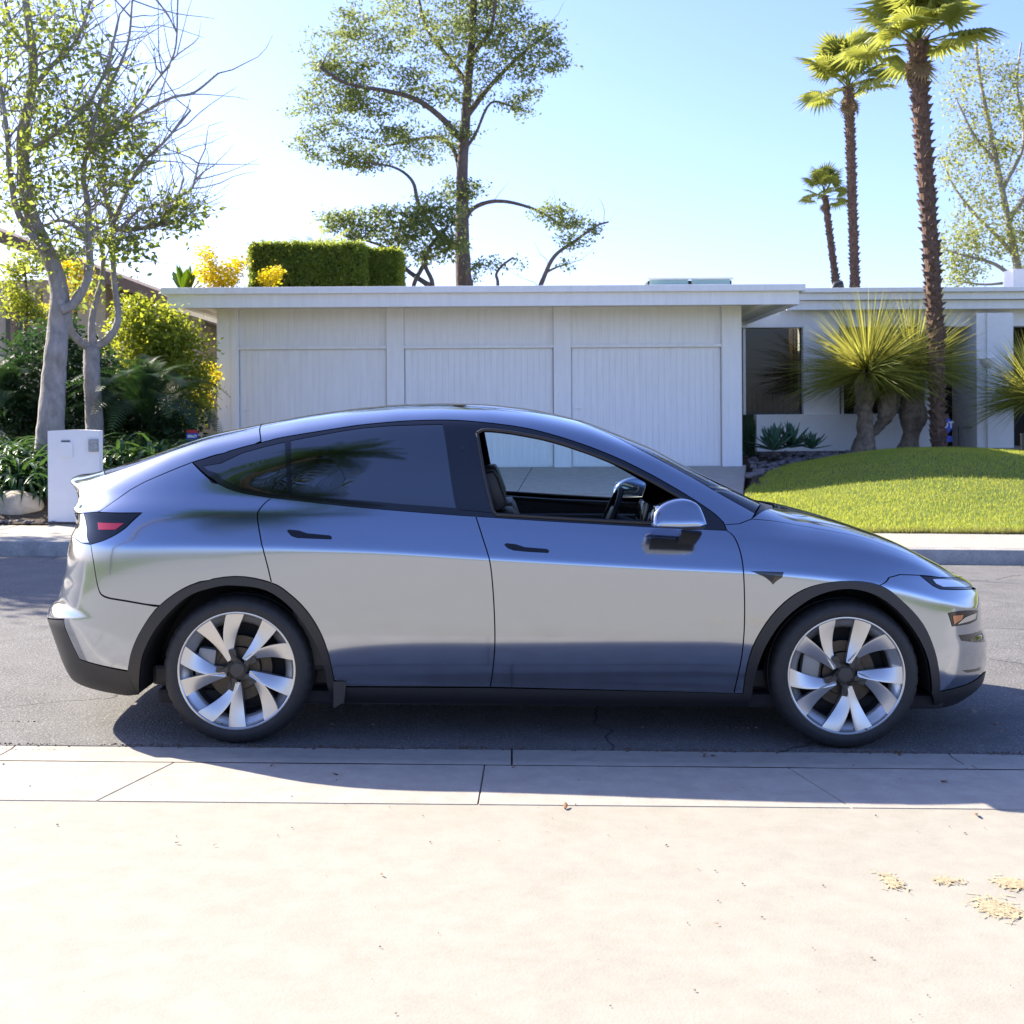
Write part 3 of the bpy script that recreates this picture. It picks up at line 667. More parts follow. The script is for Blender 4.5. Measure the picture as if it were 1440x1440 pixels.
sheet('driveway_apron', lin(-12.4, 12.4, 40), [-1.905,-2.2,-3,-4,-5,-6,-8,-10,-14,-20,-32], lambda x, y: g(x)+near_z(y)-.003, M_CONC)
for sx_ in (-1, 1):
    sheet('front_garden', sorted([sx_*12.39, sx_*16, sx_*40]), [-60,-30,-16,-8,-4,-1.94], lambda x, y: g(x)+near_z(max(y, -14))+.01, M_TURF)
    sheet('verge', sorted([sx_*12.45, sx_*16, sx_*40]), [-1.94,-1.6,-.96], lambda x, y: g(x)+.02, M_CONC2)
sheet('garden', lin(-12.4, 12.4, 6), [-60,-45,-31.98], lambda x, y: g(x)+.09, M_TURF)
# far kerb and pavement
kerb = empty('kerb'); kerb['kind'] = 'structure'
fpv = empty('footpath'); fpv['kind'] = 'structure'
kx = [-30+2.4*i for i in range(26)]
for a, b in zip(kx, kx[1:]):
    low = -4.6 < (a+b)/2 < 2.6; h = .05 if low else .165
    c, d = a+.005, b-.005; pr = [(6.50,-.05),(6.505,.01),(6.53,h-.025),(6.545,h-.006),(6.57,h),(6.68,h+.003),(6.68,-.05)]
    v = [(x, y, g(x)+z) for x in (c, (c+d)/2, d) for y, z in pr]; n = len(pr)
    f = [(k*n+i, (k+1)*n+i, (k+1)*n+i+1, k*n+i+1) for k in range(2) for i in range(n-1)] + [tuple(range(n)), tuple(2*n+i for i in range(n-1, -1, -1))]
    mk('kerb_section', v, f, M_KERB, kerb, True, 30)
    z2 = (lambda x, y: g(x)+.05+(y-6.68)*.055) if low else (lambda x, y: g(x)+.168+(y-6.68)*.012)
    for q in (0, 1):
        m0 = a+1.2*q
        slab('slab', [(m0+.004, 6.686), (m0+1.196, 6.686), (m0+1.196, 8.13), (m0+.004, 8.13)], z2, .1, M_CONC2, fpv, .005)
# driveway up to the garage
GZ = .67
def dz(x, y): u = min(1, max(0, (y-8.13)/6.6)); return (g(x)+.13)*(1-u)+GZ*u
drv = empty('driveway'); drv['kind'] = 'structure'
ey = [8.135, 9.8, 11.5, 13.2, 15.0]
def ex(k, y): u = (y-8.13)/6.7; l = -4.7*(1-u)-5.3*u; r = 2.75*(1-u)+4.12*u; return l+(r-l)*k/5
for j in range(4):
    for k in range(5):
        e = .004
        slab('slab', [(ex(k, ey[j])+e, ey[j]+e), (ex(k+1, ey[j])-e, ey[j]+e), (ex(k+1, ey[j+1])-e, ey[j+1]-e), (ex(k, ey[j+1])+e, ey[j+1]-e)], dz, .1, M_CONC2, drv, .005)
# right lawn and its mound
def sm(a, b, x): u = min(1, max(0, (x-a)/(b-a))); return u*u*(3-2*u)
def lz(x, y):
    e = ex(5, min(y, 14.8)); u = sm(8.1, 14.4, y)
    base = (g(x)+.19)*(1-u)+(.62+.26*sm(e, e+3.2, x)-.17*sm(7.8, 11.5, x))*u
    return base + .10*math.exp(-((x-6.0)/2.6)**2-((y-12.2)/2.4)**2)*sm(e, e+1.5, x)+.03*sm(8.1,8.35,y)+.015*noise.noise((x*.8, y*.8, 0))
def yback(x): return float(np.interp(x, [2.7,3.6,4.2,5.0,6.2,7.5,9,11,14,22], [9.4,11.8,13.3,14.5,15.4,15.8,15.8,15.2,14.6,14.4]))
lawn_v = []; NXL, NYL = 60, 40
for j in range(NYL):
    for i in range(NXL):
        u = i/(NXL-1); x = 2.75+(22-2.75)*u**1.4; y = 8.14+(yback(x)-8.14)*j/(NYL-1); x = max(x, ex(5, min(y, 14.8))+.02)
        lawn_v.append((x, y, lz(x, y)))
o = mk('lawn', lawn_v, [(j*NXL+i, j*NXL+i+1, (j+1)*NXL+i+1, (j+1)*NXL+i) for j in range(NYL-1) for i in range(NXL-1)], M_TURF, None, True); o['kind'] = 'structure'
sheet('planting_bed', lin(2.9, 22, 90), lin(9.5, 20, 60), lambda x, y: dz(x, y)-.4 if x < ex(5, min(y, 14.8))+.12 and y < 15.2 else lz(x, y)-.2 if y < yback(x)-.35 else (.60+.17*sm(4.2,7.5,x))*(1-sm(13.5,17,y))+.83*sm(13.5,17,y)-.02, M_SOIL)
ent = sheet('entry_path', [8.2,9,10,12,16,24], [16.9,17.2,18,19,21.5], lambda x, y: .86, M_CONC)
# left planting bed
def bz(x, y):
    u = sm(8.05, 10.2, y); return (g(x)+.20)*(1-u)+(.92+.05*noise.noise((x, y, 3)))*u
sheet('flower_bed', lin(-24, -4.75, 40), lin(8.14, 24, 30), lambda x, y: bz(x, y) if x < -4.9-.09*(y-8) else bz(x, y)-.12, M_SOIL)

# blades of the lawn, one mass
def blades(name, n, sampler, hmin, hmax, w, m, seed=1):
    rg = np.random.default_rng(seed); P = sampler(rg, n); n = len(P)
    a = rg.uniform(0, 2*PI, n); h = rg.uniform(hmin, hmax, n); le = rg.uniform(0, 2*PI, n); lm = rg.uniform(0, .7, n)*h
    d = np.stack([np.cos(a), np.sin(a), np.zeros(n)], 1)*w/2
    tip = P+np.stack([np.cos(le)*lm, np.sin(le)*lm, h], 1)
    v = np.stack([P-d, P+d, tip], 1).reshape(-1, 3)
    me = bpy.data.meshes.new(name); me.vertices.add(3*n); me.vertices.foreach_set('co', v.ravel())
    me.loops.add(3*n); me.loops.foreach_set('vertex_index', np.arange(3*n)); me.polygons.add(n)
    me.polygons.foreach_set('loop_start', np.arange(n)*3); me.update(calc_edges=True); me.materials.append(m)
    return put(name, me)
M_GRASS = leaf_mat('grass_blades', (.15,.24,.032), (.40,.40,.06), (.58,.60,.085), .5, nscale=1.6)
def lawn_s(rg, n):
    x = 2.8+(14-2.8)*rg.random(n); q = rg.random(n)**1.15; y = np.array([8.16+(yback(a)-8.16)*b for a, b in zip(x, q)]); k = np.array([a > ex(5, min(b, 14.8))+.03 for a, b in zip(x, y)]); x = x[k]; y = y[k]
    return np.array([(a, b, lz(a, b)-.004) for a, b in zip(x, y)])
def edge_s(rg, n):
    x = 2.9+11*rg.random(n); y = 8.13+.10*rg.random(n)**2; return np.array([(a, b, lz(a, b)-.02) for a, b in zip(x, y)])
M_EDGE = leaf_mat('dry_grass_blades', (.20,.17,.06), (.22,.24,.05), (.4,.38,.1), .4)
tag(blades('grass_edge', 9000, edge_s, .04, .10, .010, M_EDGE, 4), 'ragged dry grass fringe where the lawn meets the footpath', 'grass', kind='stuff')
tag(blades('grass', 130000, lawn_s, .022, .05, .010, M_GRASS), 'short sunlit grass of the rounded front lawn', 'grass', kind='stuff')

# ============================================================ BUILDINGS
M_WHITE = mat('white_paint', (.85,.84,.81), .55, noise_amt=.055, nscale=2.5, bump=.0004, bscale=60, stretch=(5,5,.5))
M_WHITE2 = mat('white_stucco', (.86,.84,.80), .8, noise_amt=.03, nscale=5, bump=.002, bscale=120)
M_SOFFIT = mat('soffit_paint', (.72,.68,.58), .7, noise_amt=.04)
M_ROOF = mat('roof_gravel', (.45,.44,.42), .9, noise_amt=.2, nscale=20)
M_METAL = mat('dark_metal', (.05,.05,.05), .45, metal=.6)
M_SKYG = mat('skylight_dome', (.30,.45,.42), .15, coat=.5)
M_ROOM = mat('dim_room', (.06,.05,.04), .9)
M_WOOD = mat('slat_wood', (.30,.20,.11), .6, stretch=(12,12,1), noise_amt=.3, nscale=4)
M_WINDOW = glass_mat('house_window_glass', (.55,.56,.53), 1.4)
M_TAN = mat('tan_stucco', (.62,.52,.38), .85, noise_amt=.06, bump=.002, bscale=90)
M_TILE = mat('brown_roof', (.20,.13,.09), .8, noise_amt=.25, nscale=12, stretch=(1,1,6))
M_LAMPW = mat('lamp_glass', (.85,.83,.78), .3)
M_BLUE = mat('sign_blue', (.012,.07,.55), .3)
M_SIGNW = mat('sign_white', (.85,.85,.85), .4)
M_SIGNR = mat('sign_red', (.6,.03,.03), .4)

def box(name, a, b, m, parent=None, bev=0., M=None):
    mb = MB(); a, b = [min(p, q) for p, q in zip(a, b)], [max(p, q) for p, q in zip(a, b)]
    mb.bbox(a, b, bev, M) if bev else mb.box(a, b, M)
    return mb.build(name, m, parent)
def wallbox(name, p0, p1, y0, y1, m, parent=None, bev=.004):
    """box whose face at depth y0 spans the measured points p0 (top corner) and p1 (bottom corner)"""
    a = at(*p0, y0); b = at(*p1, y0); return box(name, (a.x, y0, b.z), (b.x, y1, a.z), m, parent, bev)

gar = empty('garage', (-.6, 18, GZ), 'white flat roofed garage with three plank doors behind the driveway', 'garage')
gar_z = GZ
def gchild(o): o.parent = gar; o.matrix_parent_inverse = Matrix.Translation((.6, -18, -GZ)); return o
YG = 14.8
GL, GR_ = at(305, 500, YG).x, at(1043, 500, YG).x
ZTOP = 3.50; ZDOOR = at(680, 488.5, YG).z
doors = [(at(335,500,YG).x, at(543.5,500,YG).x), (at(568,500,YG).x, at(778.5,500,YG).x), (at(803,500,YG).x, at(1015,500,YG).x)]
# body: back and side walls
mb = MB(); mb.box((GL, YG+.12, GZ-.3), (GR_, 24, ZTOP)); gchild(mb.build('wall', M_WHITE, None))
posts = [(GL, doors[0][0]-.0), (doors[0][1], doors[1][0]), (doors[1][1], doors[2][0]), (doors[2][1], GR_)]
for k, (a, b) in enumerate(posts):
    gchild(box('post', (a, YG, GZ-.05), (b, YG+.115, ZTOP), M_WHITE, None, .006))
    if k in (0, 3):
        c = a+(b-a)*(.80 if k == 0 else .16); gchild(box('post_batten', (c-.05, YG-.022, GZ-.05), (c+.05, YG+.002, ZTOP), M_WHITE, None, .004))
NB = 24
for a, b in doors:
    hd = gchild(box('door_header', (a+.002, YG+.085, ZDOOR), (b-.002, YG+.117, ZTOP), M_WHITE, None))
    w = (b-a)/NB; me = None
    for i in range(NB):
        o = box('board', (a+i*w+.0015, YG+.080, ZDOOR+.045), (a+(i+1)*w-.0015, YG+.088, ZTOP-.005), M_WHITE, None, .003)
        o.parent = hd
    tr = gchild(box('door_head_trim', (a+.001, YG-.012, ZDOOR-.012), (b-.001, YG+.09, ZDOOR+.04), M_WHITE, None, .004))
    dr = gchild(box('garage_door', (a+.015, YG+.075, GZ-.02), (b-.015, YG+.112, ZDOOR-.013), M_WHITE, None))
    w = (b-a-.06)/NB
    for i in range(NB):
        o = box('board', (a+.03+i*w+.0015, YG+.068, GZ+.012), (a+.03+(i+1)*w-.0015, YG+.078, ZDOOR-.022), M_WHITE, None, .003); o.parent = dr
    o = box('door_latch', (a+.06, YG+.05, GZ+1.02), (a+.20, YG+.068, GZ+1.035), M_WHITE, None, .003); o.parent = dr
    o = box('door_latch', (a+.12, YG+.05, GZ+.98), (a+.13, YG+.068, GZ+1.02), M_WHITE, None, .003); o.parent = dr
YF = 13.9
fl, fr_ = at(236, 415, YF).x, at(1123, 415, YF).x
zf0, zf1, zf2 = at(680, 430.5, YF).z, at(680, 412, YF).z, at(680, 402.5, YF).z
gchild(box('fascia', (fl, YF, zf0), (fr_, YF+.05, zf1+.004), M_WHITE, None, .005))
for x in (fl, fr_): gchild(box('fascia', (x-.025, YF+.052, zf0+.002), (x+.025, 24.6, zf1+.002), M_WHITE, None, .005))
gchild(box('roof_edge', (fl-.10, YF-.09, zf1), (fr_+.10, 24.8, zf2), M_WHITE, None, .012))
gchild(box('roof', (fl+.05, YF+.1, zf2-.01), (fr_-.05, 24.6, zf2+.012), M_ROOF, None))
gchild(box('soffit', (fl+.03, YF+.052, zf0+.06), (fr_-.03, 24.5, zf0+.09), M_SOFFIT, None))
for x in (GL-.28, GR_+.28): gchild(box('soffit_beam', (x-.06, YF+.06, zf0-.01), (x+.06, 22, zf0+.058), M_SOFFIT, None, .006))
sk = empty('roof_skylight', (0, 0, 0), 'low glazed skylight with a pale frame on the garage roof', 'skylight')
a, b = at(911, 398, 14.4), at(1029, 398, 14.4)
box('frame', (a.x, 14.4, zf2+.012), (b.x, 15.4, zf2+.13), M_METAL, sk, .01)
c0 = (a.x+b.x)/2
for q0, q1 in ((a.x+.03, c0-.03), (c0+.03, b.x-.03)): box('pane', (q0, 14.37, zf2+.02), (q1, 15.35, zf2+.16), M_SKYG, sk, .02)
box('glazing_bar', (a.x-.02, 14.34, zf2+.145), (b.x+.02, 14.41, zf2+.175), M_WHITE, sk, .004)

# house on the right
hs = empty('house', (10, 22, .8), 'white stucco flat roofed house with deep eaves behind the grass trees', 'house')
YH = 18.3
def H(o): o.parent = hs; o.matrix_parent_inverse = Matrix.Translation((-10, -22, -.8)); return o
H(wallbox('low_wall', (1064, 583), (1327, 645), YH-.1, YH+.2, M_WHITE2))
H(wallbox('pillar', (1129.5, 436), (1181, 583.5), YH, YH+.5, M_WHITE2))
H(wallbox('wall_panel', (1292, 436), (1329, 645), YH, YH+.5, M_WHITE2))
H(wallbox('column', (1388, 440), (1426, 634), YH-.35, YH+1.2, M_WHITE2))
H(wallbox('return_wall', (1373, 440), (1388, 632), YH-.30, YH+1.1, M_WHITE2))
H(wallbox('beam', (1040, 425), (1836, 456), YH+.02, YH+.45, M_WHITE2))
a = at(1044, 500, YH); e_ = at(1836, 500, YH)
for nm, p0, p1 in (('window', (1044.5, 456), (1129, 583)), ('window', (1182, 456), (1291, 583))):
    A = at(*p0, YH+.2); B = at(*p1, YH+.2)
    fm = H(box(nm, (A.x, YH+.17, B.z), (A.x+.05, YH+.25, A.z), M_WHITE, None, .004))
    o = box('frame', (B.x-.05, YH+.17, B.z), (B.x, YH+.25, A.z), M_METAL, None); o.parent = fm
    o = box('frame', (A.x+.05, YH+.17, B.z), (B.x-.05, YH+.25, B.z+.05), M_METAL, None); o.parent = fm
    o = box('pane', (A.x+.04, YH+.205, B.z+.03), (B.x-.04, YH+.215, A.z), M_WINDOW, None); o.parent = fm
    n = int((B.x-A.x)/.11)
    for i in range(n):
        o = box('window_slat', (A.x+.06+i*.11, YH+.60, B.z), (A.x+.06+i*.11+.075, YH+.615, B.z+(.42 if nm == 'window' and p0[0] < 1100 and i < 9 else 1.9)), M_WOOD, None); o.parent = fm  # low slats stand in for a reflection in the pane, tall ones are blinds
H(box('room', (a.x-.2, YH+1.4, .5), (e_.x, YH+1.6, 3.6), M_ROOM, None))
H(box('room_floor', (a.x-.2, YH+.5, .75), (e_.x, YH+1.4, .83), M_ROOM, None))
YE = 17.85
zz = [at(1300, q, YE).z for q in (404.5, 411, 421, 434)]
xl = at(1098, 420, YE).x
H(box('roof_edge', (xl, YE-.10, zz[1]), (17, 28, zz[0]), M_WHITE, None, .01))
H(box('fascia', (xl+.1, YE, zz[2]), (16.9, YE+.06, zz[1]-.003), M_WHITE, None, .005))
H(box('fascia', (xl+.15, YE+.12, zz[3]), (16.85, YE+.20, zz[2]-.003), M_WHITE, None, .005))
H(box('soffit', (xl+.1, YE+.2, zz[2]-.06), (16.9, 27.5, zz[2]-.02), M_SOFFIT, None))
H(box('roof', (xl+.2, YE+.2, zz[0]-.01), (16.8, 27.8, zz[0]+.01), M_ROOF, None))
ch = at(1433, 378, 22); H(box('chimney', (ch.x-.14, 22, zz[0]-.1), (ch.x+.4, 22.6, ch.z), M_WHITE2, None, .01))
H(box('side_wall', (at(1500, 500, YH).x, YH, .6), (16.2, YH+.4, zz[2]-.05), M_WHITE2, None, .005)); H(box('end_wall', (15.8, YH+.41, .6), (16.2, 27, zz[2]-.05), M_WHITE2, None, .005))
# half-bowl wall lamp on the return wall
p = at(1375, 506, YH+.2); mb = MB()
mb.lathe([(.0,-.20),(.06,-.185),(.11,-.13),(.145,-.06),(.155,0),(.145,0),(.0,-.01)], 24, Matrix.Translation((p.x, YH-.34, p.z)))
tag(mb.build('wall_lamp', M_LAMPW, None, True, 40), 'white bowl shaped wall lamp beside the house entry', 'lamp')
# roof vent
vt = at(1172, 404, 20); mb = MB()
mb.tube([(vt.x, 20, zz[0]-.05), (vt.x, 20, zz[0]+.18), (vt.x+.06, 20, zz[0]+.27), (vt.x+.2, 20, zz[0]+.30)], [.10,.10,.10,.09], 14)
mb.bbox((vt.x-.55, 19.8, zz[0]), (vt.x-.15, 20.3, zz[0]+.16), .01)
tag(mb.build('roof_vent', M_METAL, None, True, 40), 'bent dark metal roof vent on the house beside the palms', 'roof vent')

# tan house behind the left trees
th = empty('tan_house', (-14, 26, .6), 'tan stucco house with a low brown roof behind the two pale trunks', 'house')
YT_ = 21.
def TH(o): o.parent = th; o.matrix_parent_inverse = Matrix.Translation((14, -26, -.6)); return o
r0, r1 = at(-60, 305, YT_-1.2), at(318, 449, YT_-1.2)
TH(wallbox('wall', (-160, 395), (150, 640), YT_, YT_+8, M_TAN))
TH(wallbox('wall', (150, 430), (285, 640), YT_+.6, YT_+8, M_TAN))
d_ = (r1-r0).normalized(); ang = math.atan2(-d_.z, d_.x); ln = (r1-r0).length
Mr = Matrix.Translation(r0) @ Matrix.Rotation(ang, 4, 'Y')
TH(box('roof', (-6, 0, -.02), (ln, 11, .05), M_TILE, None, 0, Mr))
TH(box('fascia', (-6, -.04, -.20), (ln+.02, .0, .052), M_TILE, None, 0, Mr))
for k in range(16): TH(box('rafter', (-5+k*.75, .02, -.16), (-4.9+k*.75, 10, -.022), M_WOOD, None, 0, Mr))
TH(wallbox('window', (8, 430), (42, 520), YT_-.03, YT_+.1, M_WINDOW))
TH(wallbox('post', (14, 395), (22, 640), YT_-.9, YT_-.75, M_WOOD))
TH(wallbox('post', (50, 405), (58, 640), YT_-.9, YT_-.75, M_WOOD))
# white mailbox pillar
P0, P1 = at(67, 606, 8.22), at(140, 747, 8.22)
pl = empty('mailbox_pillar', ((P0.x+P1.x)/2, 8.4, P1.z), 'white stucco mailbox pillar at the edge of the footpath', 'mailbox')
def PC(o): o.parent = pl; o.matrix_parent_inverse = Matrix.Translation((-(P0.x+P1.x)/2, -8.4, -P1.z)); return o
bm_ = MB(); n = 10; xs = lin(P0.x, P1.x, n); v = []
for y in (8.22, 8.36):
    for i, x in enumerate(xs): v.append((x, y, P0.z+.012*math.sin(PI*i/(n-1))))
    for x in (P1.x, P0.x): v.append((x, y, P1.z-.1))
k = n+2; f = [tuple(range(k-1, -1, -1)), tuple(range(k, 2*k))] + [(i, (i+1) % k, k+(i+1) % k, k+i) for i in range(k)]
PC(mk('body', v, f, M_WHITE2))
PC(wallbox('mail_door', (82.5, 622), (102, 643), 8.205, 8.23, M_WHITE2, None, .006))
PC(wallbox('mail_slot', (86, 619.5), (98, 621.2), 8.21, 8.23, M_METAL, None, 0))
PC(wallbox('house_plaque', (124, 617.5), (138, 635), 8.20, 8.23, mat('plaque_metal', (.30,.31,.33), .35, metal=.7, noise_amt=.4, nscale=40), None, .003))

# ============================================================ PLANTS
M_BARK = mat('grey_bark', (.30,.27,.25), .85, noise_amt=.35, nscale=9, bump=.02, bscale=22, stretch=(1,1,.5))
M_BARKD = mat('dark_bark', (.13,.10,.085), .9, noise_amt=.4, nscale=6, bump=.03, bscale=14, stretch=(1,1,.4))
M_BARKP = mat('palm_bark', (.14,.085,.06), .95, noise_amt=.5, nscale=14, bump=.02, bscale=40)
M_BARKG = mat('grass_tree_bark', (.22,.17,.12), .95, noise_amt=.5, nscale=9, bump=.03, bscale=26)
L_TREE = leaf_mat('tree_leaf', (.08,.135,.03), (.16,.21,.045), (.40,.47,.08), .55)
L_PINE = leaf_mat('pine_leaf', (.085,.12,.045), (.15,.185,.06), (.32,.38,.11), .5, nscale=.6)
L_LIGHT = leaf_mat('light_leaf', (.15,.19,.045), (.25,.27,.08), (.45,.48,.12), .5, nscale=.8)
L_YEL = leaf_mat('yellow_leaf', (.40,.34,.015), (.62,.50,.02), (.95,.78,.03), .55, nscale=1.2)
L_YG = leaf_mat('yellow_green_leaf', (.10,.155,.022), (.21,.25,.03), (.50,.54,.045), .5, nscale=1.3)
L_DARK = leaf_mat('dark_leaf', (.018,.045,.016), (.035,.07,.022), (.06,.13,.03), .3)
L_HEDGE = leaf_mat('hedge_leaf', (.10,.16,.03), (.18,.23,.04), (.45,.52,.07), .5, nscale=2)
L_STRAP = leaf_mat('strap_leaf', (.022,.06,.022), (.05,.11,.03), (.10,.20,.04), .3, rough=.35)
L_PALM = leaf_mat('palm_leaf', (.10,.135,.03), (.20,.225,.045), (.44,.46,.08), .5, nscale=1.4)
L_DEAD = leaf_mat('dead_palm_leaf', (.16,.11,.06), (.26,.19,.11), (.3,.2,.1), .25)
L_SPIKY = leaf_mat('spiky_leaf', (.11,.15,.03), (.23,.24,.05), (.50,.48,.09), .5, nscale=1.1)
L_AGAVE = leaf_mat('agave_leaf', (.05,.12,.075), (.09,.18,.10), (.08,.20,.06), .18, rough=.4)
L_BANANA = leaf_mat('broad_leaf', (.14,.20,.03), (.20,.26,.04), (.40,.55,.08), .5, rough=.35)
M_ROCK = mat('river_stone', (.13,.115,.115), .8, noise_amt=.5, nscale=7, bump=.004, bscale=40)
M_BOULDER = mat('sandstone_boulder', (.45,.38,.28), .85, noise_amt=.3, nscale=4, bump=.02, bscale=12)

def leafmesh(name, C_, n_per, rad, size, m, seed=0, flat=0., parent=None, aspect=.5):
    """leaves scattered round clump centres: two-triangle blades, one mesh (a crown nobody could count)"""
    rg = np.random.default_rng(seed); C_ = np.asarray(C_, float)
    P = np.repeat(C_, n_per, 0); n = len(P); q = rg.normal(0, 1, (n, 3)); q[:, 2] *= flat or .75
    rr = rad if np.isscalar(rad) else np.repeat(np.asarray(rad), n_per)[:, None]
    P = P+q*rr*.55
    d = rg.normal(0, 1, (n, 3)); d[:, 2] = d[:, 2]*.8-.25; d /= np.linalg.norm(d, axis=1, keepdims=True)
    u = rg.normal(0, 1, (n, 3)); u -= d*(u*d).sum(1, keepdims=True); u /= np.linalg.norm(u, axis=1, keepdims=True)
    nrm = np.cross(d, u)
    s = size*rg.uniform(.6, 1.25, (n, 1)); w = s*aspect*.5
    v = np.stack([P, P+d*s*.5+u*w+nrm*s*.06, P+d*s, P+d*s*.5-u*w+nrm*s*.06], 1).reshape(-1, 3)
    me = bpy.data.meshes.new(name); me.vertices.add(4*n); me.vertices.foreach_set('co', v.ravel())
    me.loops.add(4*n); me.loops.foreach_set('vertex_index', np.arange(4*n)); me.polygons.add(n)
    me.polygons.foreach_set('loop_start', np.arange(n)*4); me.update(calc_edges=True); me.materials.append(m)
    o = put(name, me, parent); return o
def pxs(y): return FPX/(y-CAM.y)          # pixels of the photograph per metre at depth y
def grow_tree(name, label, y0, limbs, clouds, n_clump, leaf, bark, n_per=26, crad=.35, lsize=.12, seed=1, twig=.014, depth=1., bare=0, group=None, aspect=.5, cat='tree', jitter=.25, sag=.1, flat=0.):
    """limbs: (photo points, start px width, end px width, depth drift); clouds: photo ellipses (cx,cy,rx,ry,weight) the clumps fill"""
    rr = random.Random(seed); sc = pxs(y0); wood = MB(); nodes = []
    base = None
    for pts, w0, w1, dd in limbs:
        P = [Vector(p) for p in ()]; L = crom(pts, 5); n = len(L)
        for i, (px, py) in enumerate(L):
            u = i/(n-1); y = y0+dd*u+.15*noise.noise((px*.02, py*.02, seed)); q = at(px, py, y); P.append(q)
        rad = [max(.006, (w0+(w1-w0)*(i/(n-1))**.6)*.5/sc*(1+.08*noise.noise((i*.7, seed, 2)))) for i in range(n)]
        wood.tube(P, rad, 10 if w0 > 8 else 7); nodes += list(zip(P[1:], rad[1:]))
        if base is None: base = P[0]
    tips = []; tot = sum(c[4] for c in clouds); cents = []
    for cx, cy, rx, ry, w in clouds:
        for _ in range(int(n_clump*w/tot)):
            while 1:
                a, b, c = rr.uniform(-1, 1), rr.uniform(-1, 1), rr.uniform(-1, 1)
                if a*a+b*b+c*c < 1 and a*a+b*b+c*c > .08*rr.random(): break
            y = y0+c*max(rx, ry)/sc*depth; cents.append(at(cx+a*rx, cy+b*ry, y))
    cents.sort(key=lambda p: min((p-q).length for q, _ in nodes[::3]))
    for p in cents:
        best = min(nodes, key=lambda q: (q[0]-p).length*(1.+.6*max(0, q[0].z-p.z)/max(.3, (q[0]-p).length)))
        q, r0 = best; L = (p-q).length
        if L < .05: tips.append(p); continue
        k = max(3, int(L/.35)+2); up = Vector((rr.gauss(0,1), rr.gauss(0,1), rr.gauss(0,1)))*jitter*L*.35+Vector((0,0,-sag*L))
        T = [q.lerp(p, i/k)+up*math.sin(PI*i/k)*.6+Vector((rr.gauss(0,1), rr.gauss(0,1), rr.gauss(0,1)))*.03*min(L,1.5) for i in range(k)]+[p]
        T[0] = q; ra = min(r0*.75, twig*(1+L*.55)); rad = [ra+(twig*.35-ra)*i/k for i in range(k+1)]
        wood.tube(T, rad, 5, False); nodes += list(zip(T[1:], rad[1:])); tips.append(p)
    hi_nodes = [q for q in nodes if q[0].z > base.z+2.6] or nodes
    for _ in range(bare):
        q, r0 = rr.choice(hi_nodes); d = Vector((rr.gauss(0,.8)+.4, rr.gauss(0,.6), abs(rr.gauss(.6,.5)))).normalized(); T = [q]
        for i in range(5): d = (d+Vector((rr.gauss(0,.25), rr.gauss(0,.2), rr.gauss(.05,.2)))).normalized(); T.append(T[-1]+d*rr.uniform(.12,.3))
        wood.tube(T, [min(r0, .012)*(1-i/6.5) for i in range(6)], 4, False)
    o = empty(name, base, label, cat, group); inv_ = Matrix.Translation(-base)
    t = wood.build('trunk', bark, o, True); t.matrix_parent_inverse = inv_
    if leaf and tips:
        c = leafmesh('crown', [tuple(p) for p in tips], n_per, crad, lsize, leaf, seed, flat, parent=o, aspect=aspect); c['kind'] = 'stuff'; c.matrix_parent_inverse = inv_
    return o

# the two pale trunked trees on the left
t1 = grow_tree('pale_trunk_tree', 'tall tree with a stout pale grey trunk leaning up behind the mailbox pillar', 10.2,
    [([(70,640),(71,605),(75,540),(80,480),(84,430),(82,400),(72,367),(43,300),(33,233),(32,187),(43,133),(47,83),(37,10),(30,-60)], 46, 9, .3),
     ([(66,352),(40,325),(22,290),(13,233),(8,170),(-4,90)], 13, 5, -.4),
     ([(86,436),(100,430),(114,413),(126,380),(124,330),(124,290),(117,250),(123,217),(142,198),(190,165),(240,138),(273,130),(307,103)], 17, 3, .6),
     ([(40,132),(70,95),(105,60),(125,10),(128,-40)], 9, 4, .5), ([(33,215),(75,190),(120,150),(150,95),(168,20)], 9, 3, -.5),
     ([(47,80),(20,40),(0,-20)], 7, 4, .2), ([(124,215),(135,160),(160,110),(180,60),(186,0)], 7, 3, -.3), ([(120,330),(90,310),(60,318)], 8, 4, .4)],
    [(40,60,70,80,3),(70,170,90,60,3),(130,120,60,80,1.5),(20,260,50,60,1.6),(100,260,70,45,1.6),(150,195,55,40,1.2),(60,20,120,40,1),(90,345,60,40,1)],
    200, L_TREE, M_BARK, n_per=20, crad=.36, lsize=.11, seed=3, bare=420)
t2 = grow_tree('forked_tree', 'smaller forked tree with curved grey limbs beside the stout pale trunk', 10.9,
    [([(134,625),(133,600),(131,560),(129,520),(129,488)], 27, 22, 0), ([(129,490),(112,480),(99,462),(97,437),(108,415),(120,398),(122,370)], 13, 8, -.5),
     ([(130,490),(129,455),(134,425),(143,395),(145,360),(138,330)], 12, 6, .4), ([(129,490),(148,480),(163,460),(166,437),(161,400),(158,350),(156,310),(146,260),(146,200),(150,140),(157,60)], 14, 4, .3),
     ([(157,318),(172,285),(196,235),(235,195),(268,155)], 8, 3, -.3), ([(160,323),(195,322),(230,313),(250,278),(270,265),(279,230)], 8, 3, .5),
     ([(150,190),(185,160),(215,120),(245,75),(250,0)], 6, 2.5, .3)],
    [(235,300,40,22,1.6),(180,345,40,25,1.2),(120,330,50,30,1),(160,230,50,40,1.2),(200,190,40,30,.7),(120,400,30,18,.5)],
    95, L_TREE, M_BARK, n_per=18, crad=.28, lsize=.115, seed=5, bare=330)
